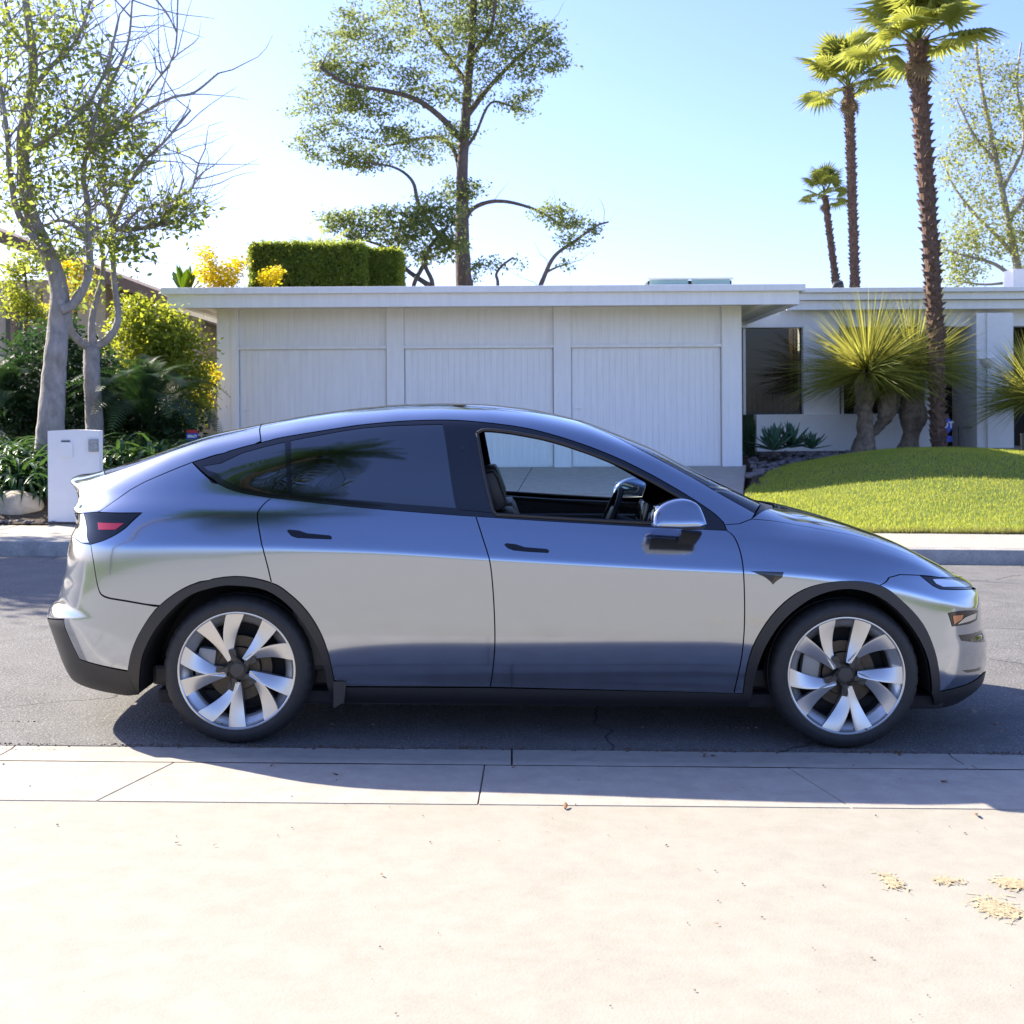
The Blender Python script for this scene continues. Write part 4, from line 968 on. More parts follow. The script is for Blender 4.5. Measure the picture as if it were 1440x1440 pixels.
grow_tree('shade_tree', 'broad leafy street tree shading the mailbox pillar and the road', 9.2,
    [([(-420,680),(-424,560),(-430,440),(-425,330),(-420,230),(-430,100)], 42, 12, 0), ([(-426,400),(-330,300),(-250,200)], 16, 6, -1), ([(-426,380),(-520,290),(-600,180)], 16, 6, 1), ([(-424,300),(-380,200),(-300,90)], 12, 5, 1)],
    [(-440,40,220,120,2),(-290,150,190,100,1.6),(-580,150,180,110,1.4),(-400,190,240,80,1.2),(-330,-40,140,80,.8)], 330, L_TREE, M_BARK, n_per=60, crad=.55, lsize=.17, seed=15, twig=.02, depth=1.)
# tall pine behind the garage
grow_tree('spreading_pine', 'tall spreading dark green tree rising behind the garage roof', 31.,
    [([(652,440),(652,400),(650,340),(650,290),(650,240),(654,180),(658,120),(664,50),(668,-60)], 29, 9, 0), ([(650,352),(622,335),(603,312),(588,285),(580,255),(556,236),(515,228)], 13, 2.5, -1),
     ([(650,255),(640,215),(622,195),(590,195),(545,205)], 9, 4, 1.5), ([(652,200),(620,165),(585,140),(545,128),(490,118),(450,95)], 11, 4, -1.5), ([(655,165),(690,120),(735,75),(775,45)], 10, 4, 1),
     ([(652,312),(664,294),(688,284),(715,284),(748,293),(772,305),(790,318)], 9, 3, .5), ([(658,120),(630,80),(600,40),(585,-20)], 9, 4, 2), ([(662,80),(690,40),(700,-30)], 8, 4, -1.5),
     ([(650,215),(668,190),(690,145),(722,150)], 6, 3, 0)],
    [(610,35,150,55,5),(500,70,70,55,2.4),(470,150,62,45,2),(450,200,42,26,1),(560,200,90,32,2.2),(710,60,85,60,3),(755,90,42,45,1.2),(640,110,70,45,2),(540,125,80,40,2),(650,262,26,20,.7),(770,296,26,14,.5),(800,312,24,10,.5),(730,145,26,22,.5),(690,-10,90,30,1.5),(640,195,28,24,.5),(650,-60,130,50,3),(670,-100,70,40,1.2),(520,230,45,16,1.),(455,98,30,20,.6)],
    680, L_PINE, M_BARKD, n_per=50, crad=.40, lsize=.125, seed=8, twig=.02, depth=.7, bare=160, sag=.0, flat=.34)
grow_tree('low_pine', 'low bushy pine with crooked limbs between the clipped hedge and the tall trunk', 29.,
    [([(600,440),(608,400),(598,372),(606,345),(630,318)], 9, 4, 0), ([(604,402),(570,378),(545,350),(505,335)], 9, 3, .6), ([(596,372),(582,400),(580,430)], 7, 6, 0)],
    [(500,318,38,20,1.4),(560,315,55,30,3),(610,300,40,32,2),(590,350,50,22,1.5),(628,345,22,22,.8),(470,305,22,10,.5)],
    190, L_PINE, M_BARKD, n_per=40, crad=.34, lsize=.125, seed=9, twig=.02, depth=.6, sag=0, flat=.4)
grow_tree('bare_limbed_tree', 'crooked bare branch with thin tufts rising over the garage roof', 28.,
    [([(752,425),(764,392),(780,360),(810,338),(838,318),(856,312)], 9, 2.5, 0), ([(770,382),(785,375),(798,372)], 4, 2, .3)],
    [(805,338,26,9,1.5),(798,374,8,5,.4),(838,318,14,8,.8),(770,300,0.1,0.1,.01)], 22, L_PINE, M_BARKD, n_per=26, crad=.22, lsize=.11, seed=10, twig=.016, depth=.5, bare=14)
grow_tree('crooked_stub', 'short crooked dead branch sticking up beside the tall trunk over the roof', 28.5,
    [([(698,430),(700,398),(698,385),(708,372),(722,362)], 6, 3, 0), ([(655,425),(664,400),(660,385),(668,372)], 5, 2.5, 0)],
    [(690,372,26,10,1),(672,380,16,14,1),(733,368,6,4,.3)], 20, L_PINE, M_BARKD, n_per=26, crad=.22, lsize=.11, seed=12, twig=.014, depth=.5)
# airy tree at the right
grow_tree('airy_tree', 'airy pale green tree with fine branches beyond the tallest palm', 33.,
    [([(1445,470),(1436,405),(1424,340),(1410,270),(1394,190),(1380,120),(1372,60)], 16, 4, 0), ([(1436,400),(1400,372),(1360,360),(1330,352)], 8, 2.5, -.5), ([(1428,360),(1400,330),(1370,300),(1340,260),(1325,220)], 8, 2.5, .8),
     ([(1418,310),(1450,260),(1470,190),(1470,110)], 9, 3, 0), ([(1402,230),(1370,190),(1345,140)], 6, 2, -.6), ([(1436,395),(1385,400),(1345,395)], 6, 2, .3), ([(1410,265),(1440,200),(1430,120),(1436,60)], 7, 2.5, .5)],
    [(1380,120,60,60,2),(1370,230,55,60,2.4),(1400,320,75,45,2.6),(1440,180,50,110,3),(1350,350,40,35,1.4),(1345,385,30,18,.6),(1460,350,40,60,1.4)],
    520, L_LIGHT, M_BARK, n_per=26, crad=.42, lsize=.12, seed=14, twig=.018, depth=.7, bare=200, sag=0)

# ---- fan palms
def frond_fan(seed, R_=.55, n=26):
    rr = random.Random(seed); mb = MB(); L = .62
    mb.tube([(0,0,0),(.25*L,0,.05),(.6*L,0,.07),(L,0,.03)], [.018,.014,.011,.008], 5)
    for k in range(n):
        a = -2.2+4.4*k/(n-1); ln = R_*(1-.22*abs(a)/2.2)*rr.uniform(.88, 1.08); d = Vector((math.cos(a), math.sin(a), 0))
        p = Vector((-d.y, d.x, 0)); b = Vector((L,0,.03)); dr = rr.uniform(.10,.26)
        m1 = b+d*ln*.55+Vector((0,0,.03)); e = b+d*ln+Vector((0,0,-dr*ln)); w = ln*.062
        mb.add([b, m1+p*w+Vector((0,0,-.012)), e, m1-p*w+Vector((0,0,-.012)), m1+Vector((0,0,.012))], [(0,4,1),(0,3,4),(4,2,1),(4,3,2)])
    return mb
FAN = [frond_fan(s).v and frond_fan(s) for s in (1, 2, 3)]
FANM = []
for q in FAN:
    o = q.build('frond', L_PALM); FANM.append(o.data); bpy.data.objects.remove(o)
o = frond_fan(9, .5, 20).build('frond', L_DEAD); DEADM = o.data; bpy.data.objects.remove(o)
def fan_palm(name, label, pts, w0, w1, y0, nf, fsc, seed, group='fan palms beside the house'):
    rr = random.Random(seed); sc = pxs(y0); P = [at(x, y, y0) for x, y in crom(pts, 8)]; n = len(P)
    o = empty(name, P[0], label, 'palm tree', group); iv = Matrix.Translation(-P[0]); mb = MB()
    rad = [(w0+(w1-w0)*i/(n-1))*.5/sc for i in range(n)]; mb.tube(P, [r*.84 for r in rad], 14)
    H_ = P[-1].z-P[0].z; m = int(H_*46)
    for k in range(m):                                   # old leaf bases
        u = k/m; i = min(n-2, int(u*(n-1))); f_ = u*(n-1)-i; c = P[i].lerp(P[i+1], f_); r = rad[i]*(1-f_)+rad[i+1]*f_
        a = k*2.399+rr.uniform(-.3,.3); d = Vector((math.cos(a), math.sin(a), 0)); t = Vector((-d.y, d.x, 0)); hh = rr.uniform(.05,.11)*(.8+r*2)
        if u < .12 and name == 'fan_palm' and w0 > 26 and rr.random() < .8: continue
        b0 = c+d*r*.8; w = r*rr.uniform(.22,.4); tp = c+d*(r*rr.uniform(1.05,1.38))+Vector((0,0,hh))
        mb.add([b0-t*w, b0+t*w, tp+t*w*.5, tp-t*w*.5, b0-t*w*.8+Vector((0,0,hh*.9)), b0+t*w*.8+Vector((0,0,hh*.9))], [(0,1,2,3),(3,2,5,4),(0,3,4),(1,5,2)])
    t = mb.build('trunk', M_BARKP, o); t.matrix_parent_inverse = iv
    top = P[-1]
    for k in range(nf):
        a = k*2.399+rr.uniform(-.3,.3); el = R(82-112*(k/nf)**1.15+rr.uniform(-14,14)); f = put('frond', FANM[k % 3], o); s = fsc*rr.uniform(.85,1.12)
        f.matrix_parent_inverse = iv
        if k > nf*.86: f.data = DEADM; el = R(-70-12*rr.random()); s *= .5
        f.matrix_basis = Matrix.Translation(top-Vector((0,0,.10*(k > nf*.5)))) @ Matrix.Rotation(a, 4, 'Z') @ Matrix.Rotation(-el, 4, 'Y') @ Matrix.Rotation(rr.uniform(-.5,.5), 4, 'X') @ Matrix.Scale(s, 4)
    return o
fan_palm('fan_palm', 'tallest fan palm with a thick shaggy trunk standing on the lawn edge', [(1320,648),(1318,560),(1316,470),(1311,380),(1302,250),(1294,140),(1291,58)], 23, 27, 16.4, 38, 1.42, 1)
fan_palm('fan_palm', 'slim fan palm with a feathery crown left of the tallest palm trunk', [(1203,440),(1202,390),(1199,300),(1196,200),(1193,122)], 14, 15, 24., 30, 1.28, 2)
fan_palm('fan_palm', 'shortest fan palm with a small bright crown above the house roof', [(1182,440),(1176,400),(1168,340),(1160,275)], 12, 10, 24.6, 22, .72, 3)

# ---- grass trees: gnarled stems with a burst of needle leaves
def needles(seed, n, L, droop, w=.009):
    rg = np.random.default_rng(seed); v = []; f = []
    for k in range(n):
        a = rg.uniform(0, 2*PI); el = math.asin(min(1, max(-.35, rg.uniform(-.22, 1.0)))); l = L*rg.uniform(.55, 1.12); droop_ = droop*rg.uniform(.2, 2.2)
        d = np.array([math.cos(a)*math.cos(el), math.sin(a)*math.cos(el), math.sin(el)]); p = np.cross(d, [0,0,1.]); p /= np.linalg.norm(p)+1e-6; ro = rg.uniform(-1.5, 1.5); p = p*math.cos(ro)+np.cross(d, p)*math.sin(ro)
        b = len(v); g_ = droop_*l*math.cos(el)
        for u, ww in ((.03, 1), (.35, .9), (.7, .6), (1., .08)):
            q = d*l*u-np.array([0,0,g_*u*u]); v += [tuple(q-p*w*ww), tuple(q+p*w*ww)]
        f += [(b, b+1, b+3, b+2), (b+2, b+3, b+5, b+4), (b+4, b+5, b+7, b+6)]
    return v, f
def grass_tree(label, y0, stems, group='grass trees by the house'):
    """stems: (photo points, px widths, crown radius px)"""
    base = at(*stems[0][0][0], y0); o = empty('grass_tree', base, label, 'grass tree', group); iv = Matrix.Translation(-base); sc = pxs(y0)
    for k, (pts, ws, cr, nn) in enumerate(stems):
        P = [at(x, y, y0+.12*k) for x, y in crom(pts, 6)]; n = len(P); mb = MB()
        rad = [np.interp(i/(n-1), np.linspace(0, 1, len(ws)), ws)*.5/sc*(1+.12*noise.noise((i*1.3, k, y0))) for i in range(n)]
        mb.tube(P, rad, 16)
        for v in mb.v: v += Vector((noise.noise(v*9), noise.noise(v*9+Vector((7,0,0))), noise.noise(v*14)))*.035
        t = mb.build('trunk', M_BARKG, o, True); t.matrix_parent_inverse = iv
        if cr:
            v, f = needles(k*7+int(y0*10), nn, cr/sc, .16); c = mk('crown', [Vector(q)+P[-1] for q in v], f, L_SPIKY, o); c['kind'] = 'stuff'; c.matrix_parent_inverse = iv
    return o
grass_tree('many headed grass tree with two gnarled stems in front of the low white wall', 16.9,
    [([(1214,640),(1217,610),(1216,575),(1218,540),(1220,525)], [40,24,20,36,38], 122, 1700), ([(1226,610),(1240,596),(1246,580),(1250,558),(1251,548)], [12,14,26,26,22], 72, 800)])
grass_tree('broad grass tree with one swollen brown stem beside the tallest palm', 17.2,
    [([(1277,640),(1281,610),(1284,588),(1283,560),(1284,520)], [36,20,40,32,28], 112, 1500)])
grass_tree('grass tree bursting from beside the white column of the house', 16.3,
    [([(1462,640),(1462,600),(1460,560)], [40,30,30], 105, 1400)])
# ---- agaves: every leaf its own part
def leaf_blade(L, W, curve, keel=.25, n=6):
    v = []; f = []
    for i in range(n+1):
        u = i/n; w = W*(.55+.9*u-.1*u*u)*(1-u**3.2) if u < 1 else 0; w = max(w, .001); z = curve*L*u*u
        v += [(L*u, -w, z+keel*w), (L*u, 0, z-.0), (L*u, w, z+keel*w), (L*u, 0, z-.018*(1-u))]
    for i in range(n):
        a = i*4; b = a+4; f += [(a, a+1, b+1, b), (a+1, a+2, b+2, b+1), (a, b, b+3, a+3), (a+2, a+3, b+3, b+2)]
    return v, f
def mesh_only(name, v, f, m, smooth=True):
    o = mk(name, v, f, m, None, smooth); d = o.data; bpy.data.objects.remove(o); return d
AG = [mesh_only('leaf', *leaf_blade(.52, .062, c), L_AGAVE) for c in (.10, -.05, .2)]
def rosette(name, label, loc, n, meshes, sc, e0, e1, cat, group, seed, partname='leaf'):
    rr = random.Random(seed); o = empty(name, loc, label, cat, group)
    for k in range(n):
        u = k/(n-1); a = k*2.399+rr.uniform(-.2,.2); el = R(e0+(e1-e0)*u+rr.uniform(-6,6)); s = sc*rr.uniform(.88,1.1)*(1-.25*u)
        f = put(partname, meshes[k % len(meshes)], o)
        f.matrix_basis = Matrix.Rotation(a, 4, 'Z') @ Matrix.Rotation(-el, 4, 'Y') @ Matrix.Rotation(rr.uniform(-.25,.25), 4, 'X') @ Matrix.Scale(s, 4)
    return o
for px, py, y, s, lb in ((1088,634,15.3,1.15,'big blue green agave rosette against the low white wall'), (1112,630,15.6,1.1,'agave rosette growing between its two agave neighbours'), (1141,632,15.4,.72,'small agave rosette at the end of the agave row')):
    p = at(px, py, y); rosette('agave_plant', lb, (p.x, y, p.z+.02), 26, AG, s, 8, 82, 'agave', 'agaves by the low wall', int(px))
# upright reeds at the garage corner
v, f = [], []; rr = random.Random(4)
for k in range(90):
    p = at(rr.uniform(1046, 1061), 640, 15.9+rr.uniform(0,.4)); h = rr.uniform(.5,.85); a = rr.uniform(0,3); d = Vector((math.cos(a), math.sin(a), 0))*.009; b = len(v)
    l = Vector((rr.uniform(-.05,.05), rr.uniform(-.05,.05), h)); v += [p-d, p+d, p+l*.6+d, p+l*.6-d, p+l]; f += [(b,b+1,b+2,b+3),(b+3,b+2,b+4)]
tag(mk('reed_clump', v, f, L_DARK), 'upright dark green reeds at the garage corner', 'reeds')
# river stones (too small to pick apart)
mb = MB(); rr = random.Random(6); ico = bmesh.new(); bmesh.ops.create_icosphere(ico, subdivisions=1, radius=1); iv_ = [q.co.copy() for q in ico.verts]; ico.verts.index_update(); if_ = [[q.index for q in p.verts] for p in ico.faces]; ico.free()
def stone(mb, c, s):
    k = Vector((rr.uniform(.7,1.3), rr.uniform(.7,1.2), rr.uniform(.45,.75)))*s; Mq = Matrix.Rotation(rr.uniform(0,6.3), 4, 'Z')
    mb.add([Vector(c)+(Mq @ Vector((q.x*k.x, q.y*k.y, q.z*k.z)))*(1+.12*noise.noise(q*2+Vector((c[0], c[1], 0)))) for q in iv_], if_)
for k in range(420):
    y = rr.uniform(14.7, 16.6); x = rr.uniform(4.25, 10.5)
    if y < yback(x)+.05: continue
    stone(mb, (x, y, (.60+.17*sm(4.2,7.5,x))*(1-sm(13.5,17,y))+.83*sm(13.5,17,y)+.01), rr.uniform(.035,.085))
for k in range(110): y = rr.uniform(11., 15.); x = ex(5, y)+.06+abs(rr.gauss(0,.35)); stone(mb, (x, y, (.60+.17*sm(4.2,7.5,x))*(1-sm(13.5,17,y))+.83*sm(13.5,17,y)+.02 if y > yback(x) else lz(x, y)-.03), rr.uniform(.03,.075))
tag(mb.build('river_stones', M_ROCK, None, True), 'dark rounded river stones round the agaves', 'stones', kind='stuff')
mb = MB()
for k in range(60): x = rr.uniform(-7.6,-4.9); stone(mb, (x, rr.uniform(8.16,8.34), bz(x, 8.2)+.01), rr.uniform(.02,.05))
tag(mb.build('pebbles', M_ROCK, None, True), 'grey pebbles along the foot of the flower bed', 'pebbles', kind='stuff')
def boulder(name, label, px, py, y, sx_, sz_, m, seed):
    bm = bmesh.new(); bmesh.ops.create_icosphere(bm, subdivisions=4, radius=1); c = at(px, py, y)
    for q in bm.verts:
        d = 1+.22*noise.noise(q.co*1.2+Vector((seed,0,0)))+.07*noise.noise(q.co*4+Vector((seed,3,0))); q.co = Vector((q.co.x*sx_*d, q.co.y*sx_*.8*d, q.co.z*sz_*d))
    me = bpy.data.meshes.new(name); bm.to_mesh(me); bm.free(); me.materials.append(m); me.shade_smooth(); o = put(name, me); o.location = c; return tag(o, label, 'boulder')
boulder('boulder', 'tan sandstone boulder under the strap leaves next to the mailbox pillar', 22, 716, 8.75, .34, .26, M_BOULDER, 2)
boulder('boulder', 'small grey boulder half hidden at the edge of the flower bed', -25, 722, 8.8, .28, .22, M_BOULDER, 5)

# ---- strap leaved clumps in the left bed
def strap_clump(seed, n=34):
    rr = random.Random(seed); v = []; f = []
    for k in range(n):
        a = rr.uniform(0, 2*PI); d = Vector((math.cos(a), math.sin(a), 0)); p = Vector((-d.y, d.x, 0)); L = rr.uniform(.38,.62); el = rr.uniform(.5,1.35); w = rr.uniform(.014,.021); b = len(v); m = 7
        q = Vector((rr.uniform(-.05,.05), rr.uniform(-.05,.05), 0)); e = el
        for i in range(m+1):
            u = i/m; ww = w*(1-u**4)*(.7+.3*min(1, u*3)); v += [q-p*ww+Vector((0,0,.4*ww)), q+Vector((0,0,0)), q+p*ww+Vector((0,0,.4*ww))]
            e -= (1.6+.9*u)/m*rr.uniform(.7,1.3); q = q+(d*math.cos(e)+Vector((0,0,math.sin(e))))*L/m
        for i in range(m):
            c = b+i*3; f += [(c,c+1,c+4,c+3),(c+1,c+2,c+5,c+4)]
    return mesh_only('foliage', v, f, L_STRAP)
ST = [strap_clump(s) for s in range(5)]
rr = random.Random(21); spots = []
tries = 0
while len(spots) < 92 and tries < 6000:
    tries += 1; y = 8.32+3.4*rr.random()**1.5; x = rr.uniform(-8.8,-4.75)
    if P0.x-.15 < x < P1.x+.12 and y < 8.85: continue
    if x < P0.x and abs(x-at(22,716,8.75).x) < .42 and y < 8.95: continue
    if min([9]+[math.hypot(x-a, y-b) for a, b in spots]) < .25: continue
    spots.append((x, y))
for k, (x, y) in enumerate(spots):
    o = put('strap_leaf_plant', ST[k % 5]); o.location = (x, y, bz(x, y)-.01); s = rr.uniform(1.2,1.7); o.scale = (s, s, s*rr.uniform(.95,1.25)); o.rotation_euler = (rr.uniform(-.1,.25), 0, rr.uniform(0,6.3))
    lb = 'strap leaved plant between the mailbox pillar and the garage drive' if x > P1.x else 'strap leaved plant drooping at the front of the bed beside the boulder' if y < 9.1 else 'strap leaved plant behind the pillar round the foot of the pale trunks'
    tag(o, lb, 'plant', 'strap leaved plants: ' + ('by the drive' if x > P1.x else 'by the boulder' if y < 9.1 else 'by the trunks'))
# ---- sago palm, every frond a part
def sago_frond(seed):
    rr = random.Random(seed); v = []; f = []; L = 1.15; m = 34
    def q(u): return Vector((L*u*math.cos(.5*u), 0, .38*L*math.sin(2.4*u)*.9-.25*u*u))
    for i in range(m):
        u = .12+.88*i/m; p = q(u); t = (q(u+.02)-p).normalized(); l = .20*math.sin(PI*(.12+.85*u))+.02
        for s in (-1, 1):
            d = (Vector((0, s, 0))*.85+t*.55+Vector((0,0,.18))).normalized(); b = len(v); v += [p-t*.007, p+t*.007, p+d*l*.6+t*.006, p+d*l*.6-t*.006, p+d*l+Vector((0,0,-.012))]; f += [(b,b+1,b+2,b+3),(b+3,b+2,b+4)]
    b = len(v)
    for i in range(13):
        u = i/12; p = q(u); w = .011*(1-.8*u); v += [p+Vector((0,-w,0)), p+Vector((0,w,0))]
        if i: f.append((b+2*i-2, b+2*i-1, b+2*i+1, b+2*i))
    return mesh_only('frond', v, f, L_DARK)
SG = [sago_frond(s) for s in (1, 2)]
p = at(205, 590, 11.6); rosette('sago_palm', 'dark sago palm with arching feathery fronds beside the garage corner', (p.x, 11.6, p.z-.05), 52, SG, 1.35, -12, 78, 'sago palm', None, 31, 'frond')
p = at(4, 590, 12.4); rosette('sago_palm', 'shadowed sago palm behind the stout pale trunk', (p.x, 12.4, p.z-.05), 40, SG, 1.4, -12, 78, 'sago palm', None, 33, 'frond')
# ---- shrubs
def shrub(name, label, y0, clouds, n, leaf, n_per, crad, lsize, seed, stem=None, group=None, aspect=.5, twig=.012, cat='shrub', bark=None):
    cx, cy = clouds[0][0], max(c[1]+c[3] for c in clouds)+20
    return grow_tree(name, label, y0, stem or [([(cx, cy), (cx+3, (cy+clouds[0][1])/2), (cx, clouds[0][1])], 7, 3, 0)], clouds, n, leaf, bark or M_BARKD, n_per, crad, lsize, seed, twig, .8, 0, group, aspect, cat)
shrub('yellow_green_bush', 'big sunlit yellow green bush between the forked tree and the garage', 13.2, [(212,478,58,52,3),(250,500,48,55,2),(190,440,30,24,.6),(270,560,26,40,.8),(215,535,50,35,1)], 330, L_YG, 40, .20, .085, 41)
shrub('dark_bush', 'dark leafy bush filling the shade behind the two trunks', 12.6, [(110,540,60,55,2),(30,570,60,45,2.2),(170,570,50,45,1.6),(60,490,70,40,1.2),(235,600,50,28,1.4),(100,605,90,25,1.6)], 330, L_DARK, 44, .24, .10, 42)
shrub('golden_shrub', 'small golden leaved shrub glowing against the garage corner post', 14.3, [(292,530,14,16,1),(285,565,16,18,1)], 34, L_YEL, 40, .10, .06, 43)
shrub('yellow_shrub', 'bright yellow flowering shrub above the garage roof edge', 24.5, [(310,388,30,18,2),(290,365,12,20,.8),(330,376,14,14,.8)], 70, L_YEL, 44, .22, .09, 44)
shrub('yellow_shrub', 'small bright yellow sprig in front of the clipped hedge', 24.2, [(378,392,12,10,1),(388,382,6,5,.5)], 20, L_YEL, 40, .16, .08, 45)
shrub('yellow_understory_shrub', 'yellow leaved shrub glowing behind the stout trunk fork', 15.5, [(105,385,22,18,1),(95,420,25,16,.7)], 44, L_YEL, 40, .18, .08, 46)
shrub('weeping_bush', 'drooping yellow green bush below the tan house roof', 16.5, [(35,375,28,26,1),(20,420,24,22,.8),(50,440,20,16,.6)], 60, L_YG, 44, .18, .08, 47)
# broad leaved plant above the roof
p = at(262, 415, 25.5); BL = [mesh_only('leaf', *leaf_blade(1.0, .15, c, .1), L_BANANA) for c in (-.15, .05)]
rosette('broad_leaf_plant', 'broad leaved bright green plant left of the yellow flowering shrub', (p.x, 25.5, p.z), 14, BL, 1.0, 35, 85, 'plant', None, 51)
# clipped hedges
def hedge(name, label, p0, p1, y0, dep, seed):
    A = at(*p0, y0); B = at(*p1, y0); rg = np.random.default_rng(seed); o = empty(name, ((A.x+B.x)/2, y0+dep/2, B.z), label, 'hedge', None)
    iv = Matrix.Translation((-(A.x+B.x)/2, -y0-dep/2, -B.z))
    n = 2600; P = np.stack([rg.uniform(A.x+.05, B.x-.05, n), y0+dep*rg.random(n), rg.uniform(B.z, A.z-.06, n)], 1)
    k = rg.integers(0, 3, n); P[k == 0, 1] = y0+.06*rg.random((k == 0).sum()); P[k == 1, 2] = A.z-.06*rg.random((k == 1).sum()); e = k == 2; P[e, 0] = np.where(rg.random(e.sum()) < .5, A.x+.05, B.x-.05)
    c = leafmesh('foliage', P, 22, .11, .085, L_HEDGE, seed, parent=o); c['kind'] = 'stuff'; c.matrix_parent_inverse = iv
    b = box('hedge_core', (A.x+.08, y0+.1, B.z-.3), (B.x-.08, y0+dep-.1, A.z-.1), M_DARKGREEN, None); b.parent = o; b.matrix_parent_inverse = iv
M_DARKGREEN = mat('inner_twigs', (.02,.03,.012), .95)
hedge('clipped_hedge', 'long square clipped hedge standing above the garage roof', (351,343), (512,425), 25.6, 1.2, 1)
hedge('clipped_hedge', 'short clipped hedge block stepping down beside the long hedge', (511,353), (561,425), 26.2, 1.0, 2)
# feathery palm behind the hedge
def pinnate(seed, L=1.9, m=40, droop=.55, ll=.42):
    rr = random.Random(seed); v = []; f = []
    def q(u): return Vector((L*u*(1-.12*u), 0, .25*L*u-droop*L*u*u))
    for i in range(m):
        u = .1+.9*i/m; p = q(u); t = (q(u+.02)-p).normalized(); l = ll*math.sin(PI*(.15+.8*u))+.05
        for s in (-1, 1):
            d = (Vector((0, s, 0))*.9+t*.6+Vector((0,0,-.3*rr.random()))).normalized(); b = len(v); w = t*.013; v += [p-w, p+w, p+d*l*.55+w*.9, p+d*l*.55-w*.9, p+d*l+Vector((0,0,-.14*l))]; f += [(b,b+1,b+2,b+3),(b+3,b+2,b+4)]
    b = len(v)
    for i in range(13):
        u = i/12; p = q(u); w = .018*(1-.8*u); v += [p+Vector((0,-w,0)), p+Vector((0,w,0))]
        if i: f.append((b+2*i-2, b+2*i-1, b+2*i+1, b+2*i))
    return v, f
PN = [mesh_only('frond', *pinnate(s), L_PALM) for s in (1, 2)]
p = at(452, 352, 27.5); rosette('feather_palm', 'feather palm fronds showing above the long clipped hedge', (p.x, 27.5, p.z-.5), 16, PN, .95, 12, 80, 'palm tree', None, 61, 'frond')
# street palm behind the photographer, mirrored in the rear windows
PD = [mesh_only('frond', *pinnate(s, 2.6, 46, .75, .6), L_DARK) for s in (5, 6)]
cp = Vector((-3.7, -6.4, 10.6))
o = rosette('street_palm', 'tall feather palm on the near garden edge overhanging the parked car', tuple(cp), 36, PD, 1.0, -40, 75, 'palm tree', None, 62, 'frond')
mb = MB(); tp = [Vector((-13.2,-9.2,-.2)), Vector((-12.6,-9.,3)), Vector((-10.4,-8.4,6.5)), Vector((-6.5,-7.2,9.4)), Vector((-3.7,-6.4,10.6))]
mb.tube([q-cp for q in tp], [.24,.19,.17,.16,.15], 12); mb.build('trunk', M_BARK, o, True)

# ============================================================ SMALL THINGS
sg = empty('security_sign', (0,0,0), 'blue octagonal security sign on a post behind the tallest palm trunk', 'sign')
c = at(1328, 598, 16.7); r = 12/pxs(16.7)
mb = MB(); mb.prism([(r*math.cos(R(22.5+45*k)), r*math.sin(R(22.5+45*k))*1.05) for k in range(8)], Matrix.Translation(c) @ Matrix.Rotation(PI/2, 4, 'X'), .015); mb.build('sign_plate', M_BLUE, sg)
box('sign_tab', (c.x-r*.72, 16.69, c.z-r*1.95), (c.x+r*.9, 16.705, c.z-r*1.25), M_BLUE, sg)
box('post', (c.x-.012, 16.71, .8), (c.x+.012, 16.73, c.z+r*.5), M_METAL, sg)
fc = bpy.data.curves.new('lettering', 'FONT'); fc.body = 'ADT'; fc.size = r*1.05; fc.align_x = 'CENTER'; fc.align_y = 'CENTER'; fc.extrude = .001; fc.offset = r*.02; fc.materials.append(M_SIGNW)
ft = bpy.data.objects.new('lettering', fc); C.objects.link(ft); fm_ = bpy.data.meshes.new_from_object(ft.evaluated_get(bpy.context.evaluated_depsgraph_get())); bpy.data.objects.remove(ft); fo = put('lettering', fm_, sg); fo.matrix_basis = Matrix.Translation((c.x, 16.7-.018, c.z)) @ Matrix.Rotation(PI/2, 4, 'X')
c = at(270, 613, 12.); ys = empty('yard_sign', (0,0,0), 'small red topped blue yard sign in front of the sago palm', 'sign')
w = 8/pxs(12.); box('sign_plate', (c.x-w, 12., c.z-w*1.1), (c.x+w, 12.012, c.z+w*.5), M_BLUE, ys); box('sign_header', (c.x-w, 12.-.002, c.z+w*.5), (c.x+w, 12.012, c.z+w*1.05), M_SIGNR, ys); box('sign_stripe', (c.x-w*.8, 11.996, c.z-w*.3), (c.x+w*.8, 12., c.z+w*.2), M_SIGNW, ys); box('post', (c.x-.01, 12.013, c.z-.7), (c.x+.01, 12.03, c.z), M_METAL, ys)
for px, top, bot, lb in ((1350, 602, 640, 'dark metal path light with a bent arm by the entry path'), (1438, 612, 668, 'dark metal post light standing at the lawn edge by the column')):
    y = 16.5 if px < 1400 else 14.4; a = at(px, top, y); b = at(px, bot, y); o = empty('path_light', (b.x, y, b.z), lb, 'path light', 'path lights')
    box('post', (-.025, -.025, -.1), (.025, .025, a.z-b.z), M_METAL, o, .004); box('lamp_head', (-.03, -.03, a.z-b.z), (.22 if px < 1400 else .05, .03, a.z-b.z+.03), M_METAL, o, .004)
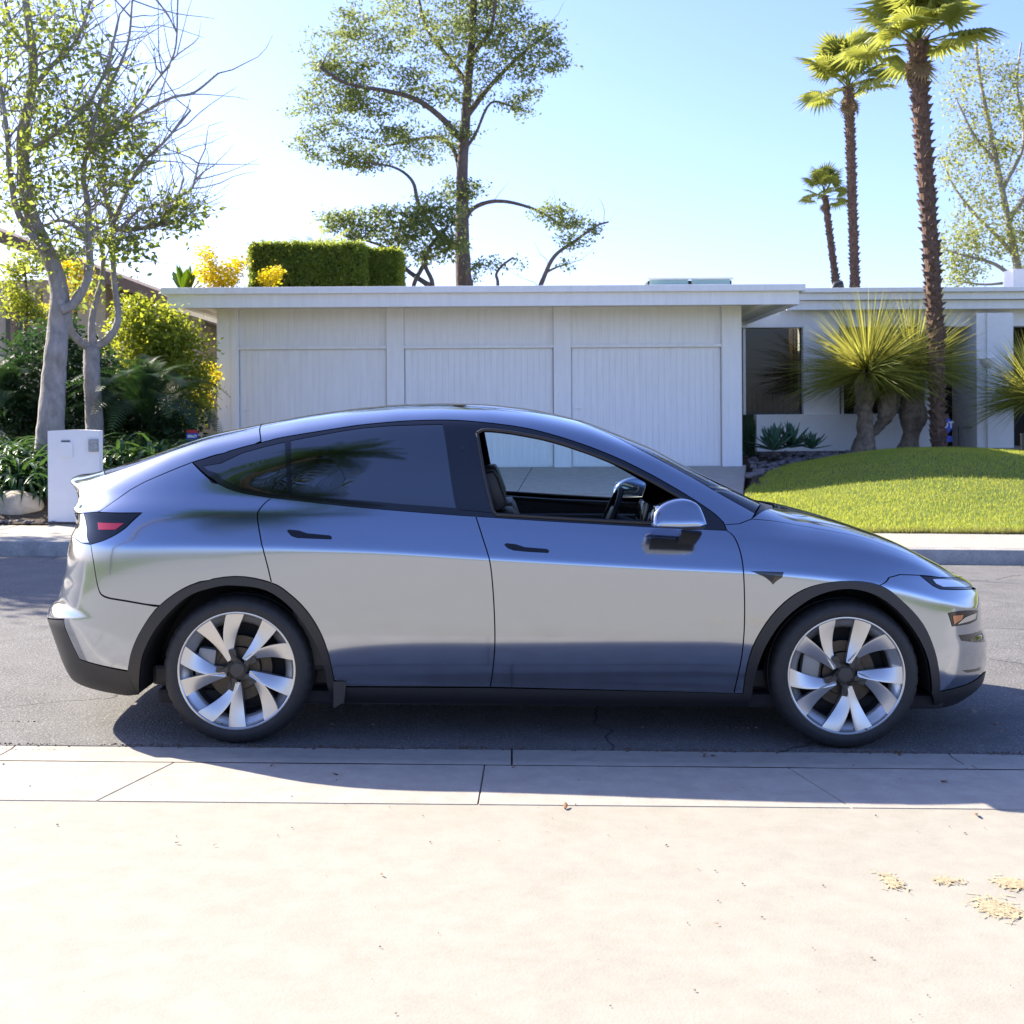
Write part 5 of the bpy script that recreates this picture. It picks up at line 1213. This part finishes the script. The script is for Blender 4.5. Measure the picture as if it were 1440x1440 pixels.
# dry leaves on the pavement
M_DRY = mat('dry_leaf', (.22,.11,.05), .8, noise_amt=.4, nscale=30)
v, f = leaf_blade(.075, .016, .35, .5, 5); DL = mesh_only('fallen_leaf', v, f, M_DRY)
rr = random.Random(77)
spots_l = [(795,1138,1.),(475,1090,.6),(380,1078,.5),(1323,1099,.8),(1265,1063,.8),(1000,1063,.7),(1364,1056,.5),(1400,1020,.7),(990,1065,.7),(1372,1145,.9),(246,1186,.4),(535,1230,.4),(720,1080,.5),(300,1190,.3),(1010,1300,.3),(1258,1060,.6)]
for px, py, s in spots_l:
    d = CAM.z*FPX/(py-584); y = CAM.y+d
    for _ in range(4):
        q = at(px, py, y); zz_ = g(q.x)+(near_z(y) if y < -.93 else .01); y += (q.z-zz_)*d/CAM.z*.9
    q = at(px, py, y); o = put('fallen_leaf', DL); o.location = (q.x, y, g(q.x)+(near_z(y) if y < -.93 else .012)+.004); o.rotation_euler = (rr.uniform(-.15,.15), rr.uniform(-.05,.1), rr.uniform(0,6.3)); s *= .62; o.scale = (s, s, s*.6)
    wh = 'on the dark road' if y > -.93 else 'in the concrete gutter' if y > -1.33 else 'on the pavement slabs' if y > -1.92 else 'on the pale driveway apron'
    tag(o, 'dry curled brown leaf lying '+wh, 'leaf', 'fallen leaves '+wh)
# dry crumbs of grass on the apron
M_CRUMB = mat('dry_clippings', (.46,.37,.22), .9, noise_amt=.25, nscale=40)
for k, (px, py, rx, ry, n, lb) in enumerate(((1425,1220,22,9,320,'biggest patch of dry grass clippings on the driveway apron'),(1405,1254,30,14,260,'long drifted streak of dry clippings on the driveway apron'),(1253,1218,14,12,110,'thin scatter of dry clippings beside the longer streaks on the apron'),(1330,1216,18,5,80,'narrow wisp of dry clippings on the driveway apron'))):
    rr = random.Random(k+90); d = CAM.z*FPX/(py-584)*.945; y0 = CAM.y+d; sc = pxs(y0); c = at(px, py, y0); v = []; f = []
    for _ in range(n):
        x = c.x+rr.gauss(0,.5)*rx/sc; y = y0+rr.gauss(0,.5)*ry/sc*2.6; a = rr.uniform(0,3.1); l = rr.uniform(.006,.022); w = rr.uniform(.001,.003); z = g(x)+near_z(y)+.001
        d1 = Vector((math.cos(a), math.sin(a), 0))*l; d2 = Vector((-math.sin(a), math.cos(a), 0))*w; p = Vector((x, y, z)); b = len(v)
        v += [p-d1-d2, p+d1-d2, p+d1+d2+Vector((0,0,.0003)), p-d1+d2+Vector((0,0,.0006))]; f.append((b,b+1,b+2,b+3))
    tag(mk('grass_clippings', v, f, M_CRUMB), lb, 'clippings', kind='stuff')
# grit and leaf crumbs swept against the gutter and over the slabs
rr = random.Random(123)
for nm, lb, n, col, samp in (('gutter_grit', 'brown leaf crumbs and grit along the gutter edge', 1500, (.10,.06,.035), lambda: (rr.uniform(-3.4,3.4), -.945+rr.gauss(0,.012))),
                          ('pavement_grit', 'scattered dark specks of grit on the pale concrete', 260, (.16,.12,.08), lambda: (rr.uniform(-3.2,3.2), rr.uniform(-5.2,-1.0)))):
    v = []; f = []
    for _ in range(n):
        x, y = samp(); a = rr.uniform(0,6.3); l = rr.uniform(.0015,.006)*(1.4 if nm[0] == 'g' else 1); p = Vector((x, y, g(x)+near_z(y)+.0012)); b = len(v)
        if nm[0] == 'g' and noise.noise((x*1.7, 0, 4)) < -.15 and rr.random() < .8: continue
        v += [p+Vector((math.cos(a+k*2.1), math.sin(a+k*2.1), 0))*l*rr.uniform(.6,1.3) for k in range(3)]+[p+Vector((0,0,l*.8))]; f += [(b,b+1,b+3),(b+1,b+2,b+3),(b+2,b,b+3)]
    tag(mk(nm, v, f, mat(nm, col, .9, noise_amt=.4, nscale=50)), lb, 'grit', kind='stuff')
